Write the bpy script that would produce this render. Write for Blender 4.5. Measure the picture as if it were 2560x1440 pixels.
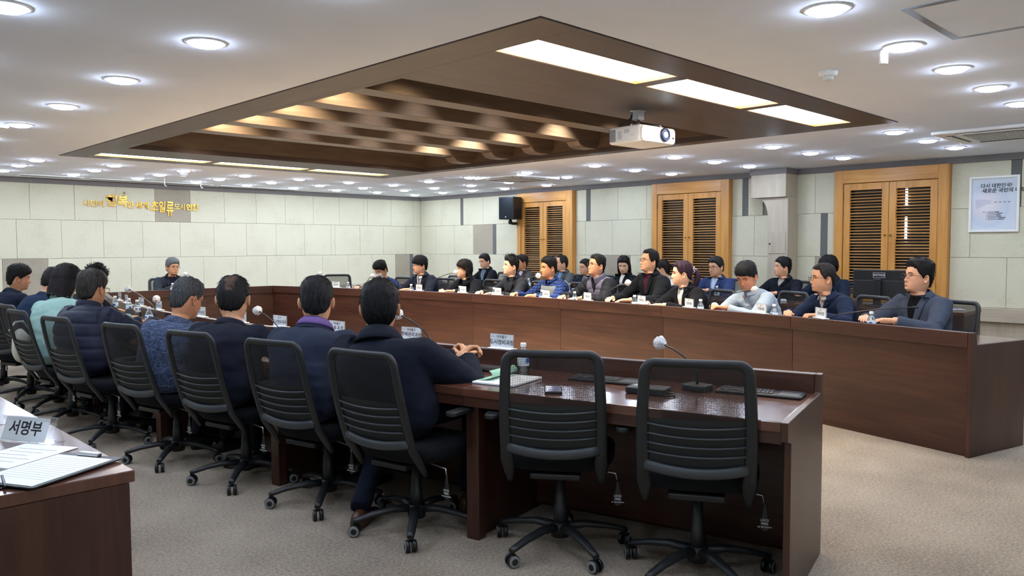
import bpy, bmesh, math, random
import numpy as np
from mathutils import Vector, Matrix, noise
from mathutils.bvhtree import BVHTree

for _o in list(bpy.data.objects):
    bpy.data.objects.remove(_o)
S = bpy.context.scene
COL = S.collection
R = math.radians
PI = math.pi

# ------------------------------------------------------------------ camera
CAM_H = 1.38
CEIL = 2.40
_yaw, _pit, _rol = 0.780184, -0.05295467, -0.00404909
_f = Vector((math.sin(_yaw)*math.cos(_pit), math.cos(_yaw)*math.cos(_pit), math.sin(_pit)))
_r = Vector((math.cos(_yaw), -math.sin(_yaw), 0)); _u = _r.cross(_f)
_r2 = math.cos(_rol)*_r + math.sin(_rol)*_u; _u2 = -math.sin(_rol)*_r + math.cos(_rol)*_u
cd = bpy.data.cameras.new('camera'); cd.sensor_width = 36.0; cd.sensor_fit = 'HORIZONTAL'
cd.lens = 36.0*1967.8/2560.0; cd.clip_start = .05
cam = bpy.data.objects.new('camera', cd); COL.objects.link(cam)
m = Matrix((( _r2.x, _u2.x, -_f.x, 0), (_r2.y, _u2.y, -_f.y, 0), (_r2.z, _u2.z, -_f.z, CAM_H), (0, 0, 0, 1)))
cam.matrix_world = m
S.camera = cam
# ------------------------------------------------------------------ world, exposure
wd = bpy.data.worlds.new('world'); S.world = wd; wd.use_nodes = True
wd.node_tree.nodes['Background'].inputs[0].default_value = (.75, .8, .9, 1)
wd.node_tree.nodes['Background'].inputs[1].default_value = .6
S.view_settings.view_transform = 'Standard'; S.view_settings.look = 'None'
S.view_settings.gamma = 1.0; S.view_settings.use_curve_mapping = False
S.view_settings.exposure = 1.92
DOWNLIGHT = 34.0      # emission of the recessed downlight lenses
LIGHTBOX = 5.0        # emission of the long diffusers in the wooden ceiling
SPOT_W = 14.0          # little spots inside the coffer

# ------------------------------------------------------------------ materials
def lin(h):
    if isinstance(h, str):
        h = h.lstrip('#'); c = [int(h[i:i+2], 16)/255 for i in (0, 2, 4)]
        return tuple(((x+.055)/1.055)**2.4 if x > .04045 else x/12.92 for x in c)+(1,)
    return tuple(h)+((1,) if len(h) == 3 else ())
class NT:
    def __init__(s, name):
        s.m = bpy.data.materials.new(name); s.m.use_nodes = True; s.t = s.m.node_tree
        s.b = s.t.nodes['Principled BSDF']; s.out = s.t.nodes['Material Output']
    def n(s, ty, **k):
        x = s.t.nodes.new(ty)
        for a, b in k.items():
            if a in x.inputs: x.inputs[a].default_value = b
            else: setattr(x, a, b)
        return x
    def l(s, a, b): s.t.links.new(a, b)
    def set(s, **k):
        for a, b in k.items(): s.b.inputs[a.replace('_', ' ')].default_value = b
    def ramp(s, fac, stops):
        r = s.n('ShaderNodeValToRGB'); el = r.color_ramp.elements
        while len(el) < len(stops): el.new(.5)
        for e, (p, c) in zip(el, stops): e.position = p; e.color = lin(c)
        s.l(fac, r.inputs[0]); return r
    def bump(s, h, st, d=.01):
        b = s.n('ShaderNodeBump', Strength=st, Distance=d); s.l(h, b.inputs['Height']); s.l(b.outputs[0], s.b.inputs['Normal'])
MATS = {}
def plain(name, col, rough=.5, metal=0., spec=.5, emit=None, es=0, trans=0., coat=0.):
    if name in MATS: return MATS[name]
    t = NT(name); t.set(Base_Color=lin(col), Roughness=rough, Metallic=metal)
    t.b.inputs['Specular IOR Level'].default_value = spec
    if trans: t.b.inputs['Transmission Weight'].default_value = trans
    if coat: t.b.inputs['Coat Weight'].default_value = coat; t.b.inputs['Coat Roughness'].default_value = .15
    if emit: t.b.inputs['Emission Color'].default_value = lin(emit); t.b.inputs['Emission Strength'].default_value = es
    MATS[name] = t.m; return t.m
def speck(name, c1, c2, scale=60, rough=.9, bump=.15, big=3.0):
    """mottled panel / paint: fine speckle over a soft blotch"""
    if name in MATS: return MATS[name]
    t = NT(name); tc = t.n('ShaderNodeTexCoord')
    a = t.n('ShaderNodeTexNoise', Scale=scale, Detail=6., Roughness=.7); b = t.n('ShaderNodeTexNoise', Scale=big, Detail=3.)
    t.l(tc.outputs['Object'], a.inputs['Vector']); t.l(tc.outputs['Object'], b.inputs['Vector'])
    mx = t.n('ShaderNodeMath', operation='MULTIPLY_ADD'); mx.inputs[1].default_value = .55; t.l(a.outputs['Fac'], mx.inputs[0])
    m2 = t.n('ShaderNodeMath', operation='MULTIPLY'); m2.inputs[1].default_value = .45; t.l(b.outputs['Fac'], m2.inputs[0]); t.l(m2.outputs[0], mx.inputs[2])
    r = t.ramp(mx.outputs[0], [(.36, c2), (.5, c1)])
    t.l(r.outputs[0], t.b.inputs['Base Color']); t.set(Roughness=rough); t.b.inputs['Specular IOR Level'].default_value = .25
    t.bump(a.outputs['Fac'], bump, .004); MATS[name] = t.m; return t.m
def wood(name, c1, c2, c3, rough=.35, scale=1.0, spec=.5, bump=.05, coat=0.):
    """grain runs along the U of the UV map"""
    if name in MATS: return MATS[name]
    t = NT(name); uv = t.n('ShaderNodeUVMap')
    mp = t.n('ShaderNodeMapping'); mp.inputs['Scale'].default_value = (1.6*scale, 34*scale, 1); t.l(uv.outputs[0], mp.inputs[0])
    a = t.n('ShaderNodeTexNoise', Scale=1.0, Detail=7., Roughness=.65, Distortion=.6); t.l(mp.outputs[0], a.inputs['Vector'])
    mp2 = t.n('ShaderNodeMapping'); mp2.inputs['Scale'].default_value = (.9*scale, 5*scale, 1); t.l(uv.outputs[0], mp2.inputs[0])
    b = t.n('ShaderNodeTexNoise', Scale=1.0, Detail=3., Distortion=1.2); t.l(mp2.outputs[0], b.inputs['Vector'])
    mx = t.n('ShaderNodeMath', operation='ADD'); t.l(a.outputs['Fac'], mx.inputs[0]); t.l(b.outputs['Fac'], mx.inputs[1])
    hf = t.n('ShaderNodeMath', operation='MULTIPLY'); hf.inputs[1].default_value = .5; t.l(mx.outputs[0], hf.inputs[0])
    r = t.ramp(hf.outputs[0], [(.34, c1), (.5, c2), (.66, c3)])
    t.l(r.outputs[0], t.b.inputs['Base Color']); t.set(Roughness=rough); t.b.inputs['Specular IOR Level'].default_value = spec
    if coat: t.b.inputs['Coat Weight'].default_value = coat; t.b.inputs['Coat Roughness'].default_value = .12
    t.bump(a.outputs['Fac'], bump, .003); MATS[name] = t.m; return t.m
def cloth(name, col, col2=None, scale=220, rough=.9, bump=.25, kind='plain'):
    if name in MATS: return MATS[name]
    t = NT(name); tc = t.n('ShaderNodeTexCoord'); col2 = col2 or col
    a = t.n('ShaderNodeTexNoise', Scale=scale, Detail=4., Roughness=.7); t.l(tc.outputs['Object'], a.inputs['Vector'])
    fac = a.outputs['Fac']; stops = [(.38, col2), (.62, col)]
    if kind == 'tweed':
        outs = []
        for sc in ((300, 300, 22), (26, 26, 300)):
            mp = t.n('ShaderNodeMapping'); mp.inputs['Scale'].default_value = sc; t.l(tc.outputs['Object'], mp.inputs[0])
            nz = t.n('ShaderNodeTexNoise', Scale=1.0, Detail=3., Roughness=.6); t.l(mp.outputs[0], nz.inputs['Vector']); outs.append(nz)
        mx = t.n('ShaderNodeMath', operation='MAXIMUM'); t.l(outs[0].outputs['Fac'], mx.inputs[0]); t.l(outs[1].outputs['Fac'], mx.inputs[1])
        fac = mx.outputs[0]; stops = [(.48, col), (.62, col2), (.74, col2)]
    if kind in ('plaid', 'check', 'stripe'):
        outs = []
        for ax in ('X', 'Z'):
            wv = t.n('ShaderNodeTexWave', wave_type='BANDS', bands_direction=ax, Scale=scale, Distortion=.4); t.l(tc.outputs['Object'], wv.inputs['Vector']); outs.append(wv)
        if kind == 'stripe': fac = outs[0].outputs['Fac']; stops = [(.45, col), (.55, col2)]
        else:
            mx = t.n('ShaderNodeMath', operation='MAXIMUM'); t.l(outs[0].outputs['Fac'], mx.inputs[0]); t.l(outs[1].outputs['Fac'], mx.inputs[1])
            fac = mx.outputs[0]; stops = [(.72, col), (.86, col2)]
    r = t.ramp(fac, stops); t.l(r.outputs[0], t.b.inputs['Base Color']); t.set(Roughness=rough)
    t.b.inputs['Specular IOR Level'].default_value = .12; t.b.inputs['Sheen Weight'].default_value = .02; t.b.inputs['Sheen Roughness'].default_value = .5
    t.bump(a.outputs['Fac'], bump, .002); MATS[name] = t.m; return t.m
def hairmat(name, c1, c2):
    if name in MATS: return MATS[name]
    t = NT(name); tc = t.n('ShaderNodeTexCoord')
    mp = t.n('ShaderNodeMapping'); mp.inputs['Scale'].default_value = (160, 160, 14); t.l(tc.outputs['Object'], mp.inputs[0])
    a = t.n('ShaderNodeTexNoise', Scale=1.0, Detail=5., Roughness=.7); t.l(mp.outputs[0], a.inputs['Vector'])
    r = t.ramp(a.outputs['Fac'], [(.4, tuple(v*.8 for v in lin(c1)[:3])), (.72, tuple(v*.75 for v in lin(c2)[:3]))]); t.l(r.outputs[0], t.b.inputs['Base Color']); t.set(Roughness=.55)
    t.b.inputs['Specular IOR Level'].default_value = .16; t.bump(a.outputs['Fac'], .5, .004); MATS[name] = t.m; return t.m
def skinmat(name, col):
    if name in MATS: return MATS[name]
    t = NT(name); tc = t.n('ShaderNodeTexCoord'); a = t.n('ShaderNodeTexNoise', Scale=26., Detail=4.); t.l(tc.outputs['Object'], a.inputs['Vector'])
    c = tuple(min(.9, v*1.16) for v in (lin(col)[0]*1.04, lin(col)[1], lin(col)[2]*.9)); r = t.ramp(a.outputs['Fac'], [(.35, tuple(v*.86 for v in c[:3])), (.65, c[:3])]); t.l(r.outputs[0], t.b.inputs['Base Color'])
    t.set(Roughness=.6); t.b.inputs['Specular IOR Level'].default_value = .22
    t.b.inputs['Subsurface Weight'].default_value = .0
    t.bump(a.outputs['Fac'], .08, .003); MATS[name] = t.m; return t.m

M_CEIL = speck('ceiling_paint', '#e6edf8', '#e1e8f3', 90, .95, .05)
M_CREAM = speck('cream_acoustic_panel', '#cfcab1', '#c4bfa5', 48, .95, .2)
M_TAN = speck('tan_acoustic_panel', '#a39987', '#978d7a', 48, .95, .2)
M_SLATE = speck('slate_strip', '#6b6b67', '#5d5d5a', 60, .9, .1)
M_BACK = plain('joint_backing', '#8f9080', .95)
M_TRIM = speck('grey_cornice', '#77716e', '#6e6865', 70, .85, .05)
M_WALLPAINT = speck('wall_paint', '#d8d8c8', '#cfcfbe', 40, .95, .1)
M_LEDGE = wood('pale_grey_laminate', '#a59884', '#b2a591', '#beb29e', .5, 1.0)
M_DESK = wood('dark_walnut_veneer', '#311b14', '#41261c', '#503124', .33, 1.0, .5, .04)
M_DESKTOP = wood('walnut_worktop', '#4a2c22', '#5c392c', '#6b4636', .2, 1.0, .5, .03, .5)
M_CWOOD = wood('ceiling_veneer', '#40342f', '#4a3d38', '#554741', .45, 1.2)
M_BEAM = wood('beam_veneer', '#54463b', '#665649', '#766556', .38, 1.2)
M_OAK = wood('golden_oak', '#b07730', '#c48941', '#d29a50', .42, 1.0)
M_SLAT = wood('shutter_slat_oak', '#9a7040', '#b08450', '#be935f', .45, 1.0)
M_DARKVOID = plain('painted_shade_behind_shutter', '#15110e', .3)  # near-black colour stands in for the shaded void behind the slats
M_BLK = plain('black_plastic', '#131416', .45)
M_BLK2 = plain('charcoal_plastic', '#1d1f21', .45)
M_GREYP = plain('grey_plastic', '#3a3e41', .45)
M_TYRE = plain('caster_grey_ring', '#7d7f80', .5)
M_SEATF = cloth('black_seat_fabric', '#17191c', '#101214', 300)
M_CHROME = plain('brushed_metal', '#b9babb', .3, 1.0)
M_BRASS = plain('brass', '#8a6a38', .35, 1.0)
M_WHITEP = plain('white_plastic', '#e6e7e6', .4)
M_PAPER = plain('paper', '#eef0f0', .8)
M_INK = plain('ink', '#22252b', .7)
M_GOLD = plain('gold_metal', '#d9ab4e', .22, 1.0)
def carpet():
    t = NT('beige_carpet'); tc = t.n('ShaderNodeTexCoord')
    a = t.n('ShaderNodeTexNoise', Scale=70., Detail=6., Roughness=.85); b = t.n('ShaderNodeTexNoise', Scale=1.3, Detail=4.); c = t.n('ShaderNodeTexVoronoi', Scale=140.)
    for x in (a, b, c): t.l(tc.outputs['Object'], x.inputs['Vector'])
    mx = t.n('ShaderNodeMath', operation='MULTIPLY_ADD'); mx.inputs[1].default_value = .7; t.l(a.outputs['Fac'], mx.inputs[0])
    m2 = t.n('ShaderNodeMath', operation='MULTIPLY'); m2.inputs[1].default_value = .3; t.l(b.outputs['Fac'], m2.inputs[0]); t.l(m2.outputs[0], mx.inputs[2])
    r = t.ramp(mx.outputs[0], [(.38, '#7a6857'), (.5, '#ab9983'), (.62, '#d2c0a8')]); t.l(r.outputs[0], t.b.inputs['Base Color'])
    t.set(Roughness=.97); t.b.inputs['Specular IOR Level'].default_value = .1; t.b.inputs['Sheen Weight'].default_value = .2
    t.bump(a.outputs['Fac'], .8, .012); return t.m
M_CARPET = carpet()
def meshmat(name, frac, sc):
    t = NT(name); uv = t.n('ShaderNodeUVMap'); outs = []
    for ax in ('X', 'Y'):
        wv = t.n('ShaderNodeTexWave', wave_type='BANDS', bands_direction=ax, Scale=sc); t.l(uv.outputs[0], wv.inputs['Vector']); outs.append(wv)
    mx = t.n('ShaderNodeMath', operation='MAXIMUM'); t.l(outs[0].outputs['Fac'], mx.inputs[0]); t.l(outs[1].outputs['Fac'], mx.inputs[1])
    gt = t.n('ShaderNodeMath', operation='GREATER_THAN'); gt.inputs[1].default_value = frac; t.l(mx.outputs[0], gt.inputs[0])
    tr = t.n('ShaderNodeBsdfTransparent'); sh = t.n('ShaderNodeMixShader')
    t.set(Base_Color=lin('#101113'), Roughness=.7)
    t.l(gt.outputs[0], sh.inputs[0]); t.l(tr.outputs[0], sh.inputs[1]); t.l(t.b.outputs[0], sh.inputs[2]); t.l(sh.outputs[0], t.out.inputs[0]); return t.m
M_NET = meshmat('black_open_net', .70, 80.0)
M_NET2 = plain('black_close_net', '#1a1e20', .6)
def emis(name, col, st, cast=True):
    t = NT(name); e = t.n('ShaderNodeEmission'); e.inputs[0].default_value = lin(col); e.inputs[1].default_value = st
    t.l(e.outputs[0], t.out.inputs[0]); return t.m
M_LENS = emis('downlight_lens_glow', '#d6e6ff', DOWNLIGHT)
M_BOX = emis('lightbox_glow', '#fff3e2', LIGHTBOX)
M_PET = None
def pet():
    t = NT('clear_bottle_plastic'); tr = t.n('ShaderNodeBsdfTransparent'); gl = t.n('ShaderNodeBsdfGlossy', Roughness=.08); sh = t.n('ShaderNodeMixShader')
    tr.inputs[0].default_value = (.86, .92, .94, 1); fr = t.n('ShaderNodeFresnel', IOR=1.5)
    ad = t.n('ShaderNodeMath', operation='ADD'); ad.inputs[1].default_value = .10; t.l(fr.outputs[0], ad.inputs[0])
    t.l(ad.outputs[0], sh.inputs[0]); t.l(tr.outputs[0], sh.inputs[1]); t.l(gl.outputs[0], sh.inputs[2]); t.l(sh.outputs[0], t.out.inputs[0]); return t.m
M_PET = pet()
def film():
    t = NT('crinkled_clear_cover'); tr = t.n('ShaderNodeBsdfTransparent'); sh = t.n('ShaderNodeMixShader'); tc = t.n('ShaderNodeTexCoord')
    a = t.n('ShaderNodeTexNoise', Scale=38., Detail=4., Roughness=.7); t.l(tc.outputs['Object'], a.inputs['Vector'])
    r = t.ramp(a.outputs['Fac'], [(.35, (.55, .55, .55)), (.6, (.95, .95, .95))]); t.set(Base_Color=lin('#eceef0'), Roughness=.3); t.bump(a.outputs['Fac'], 1., .02)
    t.l(r.outputs[0], sh.inputs[0]); t.l(tr.outputs[0], sh.inputs[1]); t.l(t.b.outputs[0], sh.inputs[2]); t.l(sh.outputs[0], t.out.inputs[0]); return t.m
M_FILM = film()
def glassmat(name, a=.12):
    t = NT(name); tr = t.n('ShaderNodeBsdfTransparent'); gl = t.n('ShaderNodeBsdfGlossy', Roughness=.04); sh = t.n('ShaderNodeMixShader'); sh.inputs[0].default_value = a
    t.l(tr.outputs[0], sh.inputs[1]); t.l(gl.outputs[0], sh.inputs[2]); t.l(sh.outputs[0], t.out.inputs[0]); return t.m
M_GLASS = glassmat('thin_clear_glass')
M_ACRYL = glassmat('clear_acrylic', .2)

# ------------------------------------------------------------------ mesh helpers
class MB:
    def __init__(s): s.v = []; s.f = []; s.m = []; s.uv = {}; s.sm = []
    def face(s, idx, mi=0, uv=None, sm=False):
        s.f.append(tuple(idx)); s.m.append(mi); s.sm.append(sm)
        if uv: s.uv[len(s.f)-1] = uv
    def vs(s, pts):
        k = len(s.v); s.v.extend(tuple(p) for p in pts); return k
    def hexa(s, p, mi=0):
        """8 points: bottom ring 0-3 (ccw), top ring 4-7"""
        k = s.vs(p)
        for q in ((3, 2, 1, 0), (4, 5, 6, 7), (0, 1, 5, 4), (1, 2, 6, 5), (2, 3, 7, 6), (3, 0, 4, 7)): s.face([k+i for i in q], mi)
        return s
    def box(s, c, d, mi=0, rot=None):
        x, y, z = d[0]/2, d[1]/2, d[2]/2
        p = [Vector(q) for q in ((-x, -y, -z), (x, -y, -z), (x, y, -z), (-x, y, -z), (-x, -y, z), (x, -y, z), (x, y, z), (-x, y, z))]
        if rot is not None: p = [rot @ q for q in p]
        return s.hexa([q+Vector(c) for q in p], mi)
    def b2(s, a, b, mi=0):
        return s.box([(a[i]+b[i])/2 for i in range(3)], [abs(b[i]-a[i]) for i in range(3)], mi)
    def prism(s, poly, z0, z1, mi=0, M=None):
        n = len(poly); P = [Vector((p[0], p[1], z0)) for p in poly]+[Vector((p[0], p[1], z1)) for p in poly]
        if M is not None: P = [M @ p for p in P]
        k = s.vs(P); s.face([k+i for i in range(n-1, -1, -1)], mi); s.face([k+n+i for i in range(n)], mi)
        for i in range(n): j = (i+1) % n; s.face((k+i, k+j, k+n+j, k+n+i), mi)
        return s
    def tube(s, pts, rad, seg=8, mi=0, caps=True, sm=True, flat=None, up=None):
        pts = [Vector(p) for p in pts]; n = len(pts)
        if not isinstance(rad, (list, tuple)): rad = [rad]*n
        prev = None; k0 = len(s.v)
        for i in range(n):
            t = (pts[min(i+1, n-1)]-pts[max(i-1, 0)]).normalized()
            if prev is None:
                a = Vector(up) if up is not None else (Vector((0, 0, 1)) if abs(t.z) < .9 else Vector((1, 0, 0)))
            else: a = prev
            a = (a-t*a.dot(t)).normalized(); prev = a; b = t.cross(a)
            ra, rb = (rad[i], rad[i]) if not isinstance(rad[i], (tuple, list)) else rad[i]
            for j in range(seg):
                an = 2*PI*j/seg; s.v.append(tuple(pts[i]+a*math.cos(an)*ra+b*math.sin(an)*rb))
        for i in range(n-1):
            for j in range(seg):
                q = (j+1) % seg; s.face((k0+i*seg+j, k0+i*seg+q, k0+(i+1)*seg+q, k0+(i+1)*seg+j), mi, sm=sm)
        if caps:
            s.face([k0+j for j in range(seg-1, -1, -1)], mi); s.face([k0+(n-1)*seg+j for j in range(seg)], mi)
        return s
    def lathe(s, prof, seg=16, mi=0, M=None, sm=True):
        k0 = len(s.v); n = len(prof)
        for r, z in prof:
            for j in range(seg):
                a = 2*PI*j/seg; p = Vector((r*math.cos(a), r*math.sin(a), z)); s.v.append(tuple(M @ p if M is not None else p))
        for i in range(n-1):
            for j in range(seg):
                q = (j+1) % seg; s.face((k0+i*seg+j, k0+i*seg+q, k0+(i+1)*seg+q, k0+(i+1)*seg+j), mi, sm=sm)
        s.face([k0+j for j in range(seg-1, -1, -1)], mi); s.face([k0+(n-1)*seg+j for j in range(seg)], mi)
        return s
    def grid(s, P, mi=0, closed_u=False, sm=True, flip=False):
        """P[i][j] points"""
        ni, nj = len(P), len(P[0]); k = s.vs([q for row in P for q in row])
        for i in range(ni-1):
            for j in range(nj if closed_u else nj-1):
                q = (j+1) % nj; f = (k+i*nj+j, k+i*nj+q, k+(i+1)*nj+q, k+(i+1)*nj+j)
                s.face(f[::-1] if flip else f, mi, sm=sm)
        return k
    def ball(s, c, r, mi=0, nu=12, nv=8, M=None):
        rr = r if isinstance(r, (tuple, list)) else (r, r, r); c = Vector(c); rows = []
        for i in range(nv+1):
            t = PI*i/nv*.998+.001; row = []
            for j in range(nu):
                a = 2*PI*j/nu; p = Vector((rr[0]*math.sin(t)*math.cos(a), rr[1]*math.sin(t)*math.sin(a), rr[2]*math.cos(t)))
                row.append(tuple((M @ p if M is not None else p)+c))
            rows.append(row)
        s.grid(rows, mi, True, flip=True); return s
    def mesh(s, name, mats, grain=None):
        me = bpy.data.meshes.new(name); me.from_pydata(s.v, [], s.f)
        for q in (mats if isinstance(mats, (list, tuple)) else [mats]): me.materials.append(q)
        if len(s.f):
            me.polygons.foreach_set('material_index', s.m); me.polygons.foreach_set('use_smooth', s.sm)
        if grain is not None or s.uv:
            ul = me.uv_layers.new(name='UVMap'); off = random.random()*7
            g = Vector(grain).normalized() if grain is not None else None
            for p in me.polygons:
                if p.index in s.uv:
                    for li, q in zip(p.loop_indices, s.uv[p.index]): ul.data[li].uv = q
                    continue
                if g is None: continue
                n = p.normal; gg = g
                if abs(n.dot(g)) > .9: gg = Vector((0, 0, 1)) if abs(n.z) < .9 else Vector((1, 0, 0))
                w = n.cross(gg)
                for li in p.loop_indices:
                    co = me.vertices[me.loops[li].vertex_index].co; ul.data[li].uv = (co.dot(gg)+off, co.dot(w)+off*.7)
        me.update(); return me
    def obj(s, name, mats, parent=None, grain=None, bevel=0, seg=2, loc=None):
        return addo(name, s.mesh(name, mats, grain), parent, bevel, seg, loc)
def addo(name, me, parent=None, bevel=0, seg=2, loc=None):
    o = bpy.data.objects.new(name, me); COL.objects.link(o)
    if parent is not None: o.parent = parent
    if loc is not None: o.location = loc
    if bevel:
        b = o.modifiers.new('bevel', 'BEVEL'); b.width = bevel; b.segments = seg; b.limit_method = 'ANGLE'; b.angle_limit = R(40)
    return o
def tag(o, label=None, cat=None, group=None, kind=None):
    if label: o['label'] = label
    if cat: o['category'] = cat
    if group: o['group'] = group
    if kind: o['kind'] = kind
    return o
def thing(name, label, cat, loc=(0, 0, 0), rz=0, group=None):
    o = bpy.data.objects.new(name, None); COL.objects.link(o); o.location = loc; o.rotation_euler = (0, 0, rz); o.empty_display_size = .1
    return tag(o, label, cat, group)
def struct(o): o['kind'] = 'structure'; return o
def sroot(name): return struct(thing(name, None, None))
def copy_tree(o, loc=None, rz=None, parent=None, label=None):
    c = o.copy(); COL.objects.link(c); c.parent = parent
    if loc is not None: c.location = loc
    if rz is not None: c.rotation_euler = (0, 0, rz)
    if label: c['label'] = label
    kids = CHILD.get(o.name)
    if kids is None: kids = list(o.children)
    for ch in kids: copy_tree(ch, parent=c)
    return c
CHILD = {}
TS = bpy.data.scenes.new('scratch')      # modifiers and text are evaluated here, one object at a time
def remesh(mb, vox, smooth=4, fac=.5):
    me = mb.mesh('tmp', []) ; o = bpy.data.objects.new('tmp', me); TS.collection.objects.link(o)
    r = o.modifiers.new('r', 'REMESH'); r.mode = 'VOXEL'; r.voxel_size = vox; r.adaptivity = 0
    if smooth:
        q = o.modifiers.new('s', 'SMOOTH'); q.factor = fac; q.iterations = smooth
    TS.view_layers[0].update(); dg = TS.view_layers[0].depsgraph
    out = bpy.data.meshes.new_from_object(o.evaluated_get(dg)); bpy.data.objects.remove(o); bpy.data.meshes.remove(me)
    return out
def text_mesh(body, size, mat, extrude=.0005, shear=0, offset=0, align='CENTER', spacing=1.0):
    c = bpy.data.curves.new('txt', 'FONT'); c.body = body; c.size = size; c.extrude = extrude; c.shear = shear; c.offset = offset
    c.align_x = align; c.align_y = 'CENTER'; c.space_character = spacing; c.resolution_u = 3
    o = bpy.data.objects.new('txt', c); TS.collection.objects.link(o); TS.view_layers[0].update(); dg = TS.view_layers[0].depsgraph
    me = bpy.data.meshes.new_from_object(o.evaluated_get(dg)); bpy.data.objects.remove(o); bpy.data.curves.remove(c)
    me.materials.clear(); me.materials.append(mat); return me
def axes(x, y, z, o=(0, 0, 0)):
    x, y, z = Vector(x), Vector(y), Vector(z)
    return Matrix(((x.x, y.x, z.x, o[0]), (x.y, y.y, z.y, o[1]), (x.z, y.z, z.z, o[2]), (0, 0, 0, 1)))
# ================================================================== THE ROOM
XW, YW = 10.25, 13.05
XL, YF = -1.0, -1.6
X_, Y_, Z_ = (1, 0, 0), (0, 1, 0), (0, 0, 1)
fl = struct(MB().b2((XL-.1, YF-.1, -.05), (XW+.1, YW+.1, 0)).obj('floor', M_CARPET))
sm_ = MB().b2((-.0035, 0, 0), (.0035, 3.2, .0012))
so = sm_.obj('carpet_seam', plain('carpet_seam_dark', '#5a4d42', .95), fl, loc=(1.42, 3.12, 0)); so.rotation_euler = (0, 0, R(180-33))

# ceiling: painted slabs round the wooden field
PX0, PX1, PY0, PY1 = 2.59, 6.95, 2.43, 9.72
OX0, OX1, OY0, OY1 = 2.92, 6.77, 3.89, 8.54
ce = sroot('ceiling')
for a, b in (((XL-.1, YF-.1), (PX0, YW+.1)), ((PX1, YF-.1), (XW+.1, YW+.1)), ((PX0, YF-.1), (PX1, PY0)), ((PX0, PY1), (PX1, YW+.1))):
    MB().b2((a[0], a[1], CEIL), (b[0], b[1], CEIL+.1)).obj('ceiling_slab', M_CEIL, ce)
# wooden field
def cw(a, b, g, mat=M_CWOOD, z0=CEIL-.004, z1=CEIL+.05, nm='ceiling_board'):
    return MB().b2((a[0], a[1], z0), (b[0], b[1], z1)).obj(nm, mat, ce, g, .0015, 1)
g_ = .012
LBX = ((2.87, 4.10), (4.20, 5.40), (5.49, 6.67)); LBN = (2.71, 3.03); LBF = (9.17, 9.45)
cw((PX0+g_, PY0+g_), (OX0-.05, PY1-g_), Y_)
cw((OX1, PY0+g_), (PX1-g_, PY1-g_), Y_)
cw((OX0-.05, PY0+g_), (OX1, LBN[0]), X_); cw((OX0-.05, LBN[1]), (OX1, OY0), X_)
cw((OX0-.05, OY1), (OX1, LBF[0]), X_); cw((OX0-.05, LBF[1]), (OX1, PY1-g_), X_)
cw((OX0-.05, OY0), (OX0, OY1), Y_)
for (y0, y1) in (LBN, LBF):
    for x0, x1 in ((LBX[0][1], LBX[1][0]), (LBX[1][1], LBX[2][0]), (LBX[2][1], OX1)): cw((x0, y0), (x1, y1), X_)
MB().b2((PX0-.02, PY0-.02, CEIL+.1), (PX1+.02, OY0-.03, CEIL+.14)).obj('ceiling_backing', M_BLK2, ce)
MB().b2((PX0-.02, OY1+.03, CEIL+.1), (PX1+.02, PY1+.02, CEIL+.14)).obj('ceiling_backing', M_BLK2, ce)
MB().b2((PX0-.02, OY0-.03, CEIL+.1), (OX0-.03, OY1+.03, CEIL+.14)).obj('ceiling_backing', M_BLK2, ce)
MB().b2((OX1+.03, OY0-.03, CEIL+.1), (PX1+.02, OY1+.03, CEIL+.14)).obj('ceiling_backing', M_BLK2, ce)
# the coffer
CT = 2.95
cof = sroot('trim_1')
MB().b2((OX0-.02, OY0-.02, CT), (OX1+.02, OY1+.02, CT+.03)).obj('coffer_top', M_BEAM, cof, X_)
MB().b2((OX0-.02, OY0, CEIL+.0502), (OX0, OY1, CT)).obj('coffer_side', M_BEAM, cof, Y_)
MB().b2((OX1, OY0, CEIL+.0502), (OX1+.02, OY1, CT)).obj('coffer_side', M_BEAM, cof, Y_)
MB().b2((OX0, OY0-.02, CEIL+.0502), (OX1, OY0, CT)).obj('coffer_side', M_BEAM, cof, X_)
MB().b2((OX0, OY1, CEIL+.0502), (OX1, OY1+.02, CT)).obj('coffer_side', M_BEAM, cof, X_)
BY = [4.835, 5.55, 6.23, 6.89, 7.57]
bm_ = MB().b2((OX0+.001, -.1, 2.50), (6.42, .1, 2.74)).mesh('coffer_beam', [M_BEAM], X_)
prof = [(6.40, 2.74), (6.40, 2.49), (6.45, 2.445), (6.52, 2.43), (6.70, 2.43), (6.745, 2.47), (6.769, 2.54), (6.769, 2.74)]
kb = MB(); Mx = axes((1, 0, 0), (0, 0, 1), (0, -1, 0)); kb.prism(prof, -.085, .085, 0, Mx)
km = kb.mesh('corbel', [M_BEAM], X_)
for y in BY:
    addo('coffer_beam', bm_, cof, .002, 1, (0, y, 0)); addo('corbel', km, cof, .003, 1, (0, y, 0))

# ---- walls
def wall_panels(root, plane, rows, strips=(), thick=.014):
    """plane 'x': panels on X=XW facing -X, spans in Y; plane 'y': on Y=YW facing -Y, spans in X"""
    g = .0035
    for z0, z1, cuts in rows:
        for a, b, mat in cuts:
            lo, hi = min(a, b)+g/2, max(a, b)-g/2
            if hi-lo < .01: continue
            t = thick + (random.random()-.5)*.003
            if plane == 'x': mb = MB().b2((XW-t, lo, z0+g/2), (XW, hi, z1-g/2))
            else: mb = MB().b2((lo, YW-t, z0+g/2), (hi, YW, z1-g/2))
            mb.obj('wall_panel' if mat is not M_SLATE else 'wall_strip', mat, root, None, .002, 1)
random.seed(4)
Z3, Z2, Z1, Z0 = 2.36, 1.797, 1.228, .655
def seq(vals, over={}):
    """cut positions -> panels; over maps index -> material"""
    return [(vals[i], vals[i+1], over.get(i, M_CREAM)) for i in range(len(vals)-1)]
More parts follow.
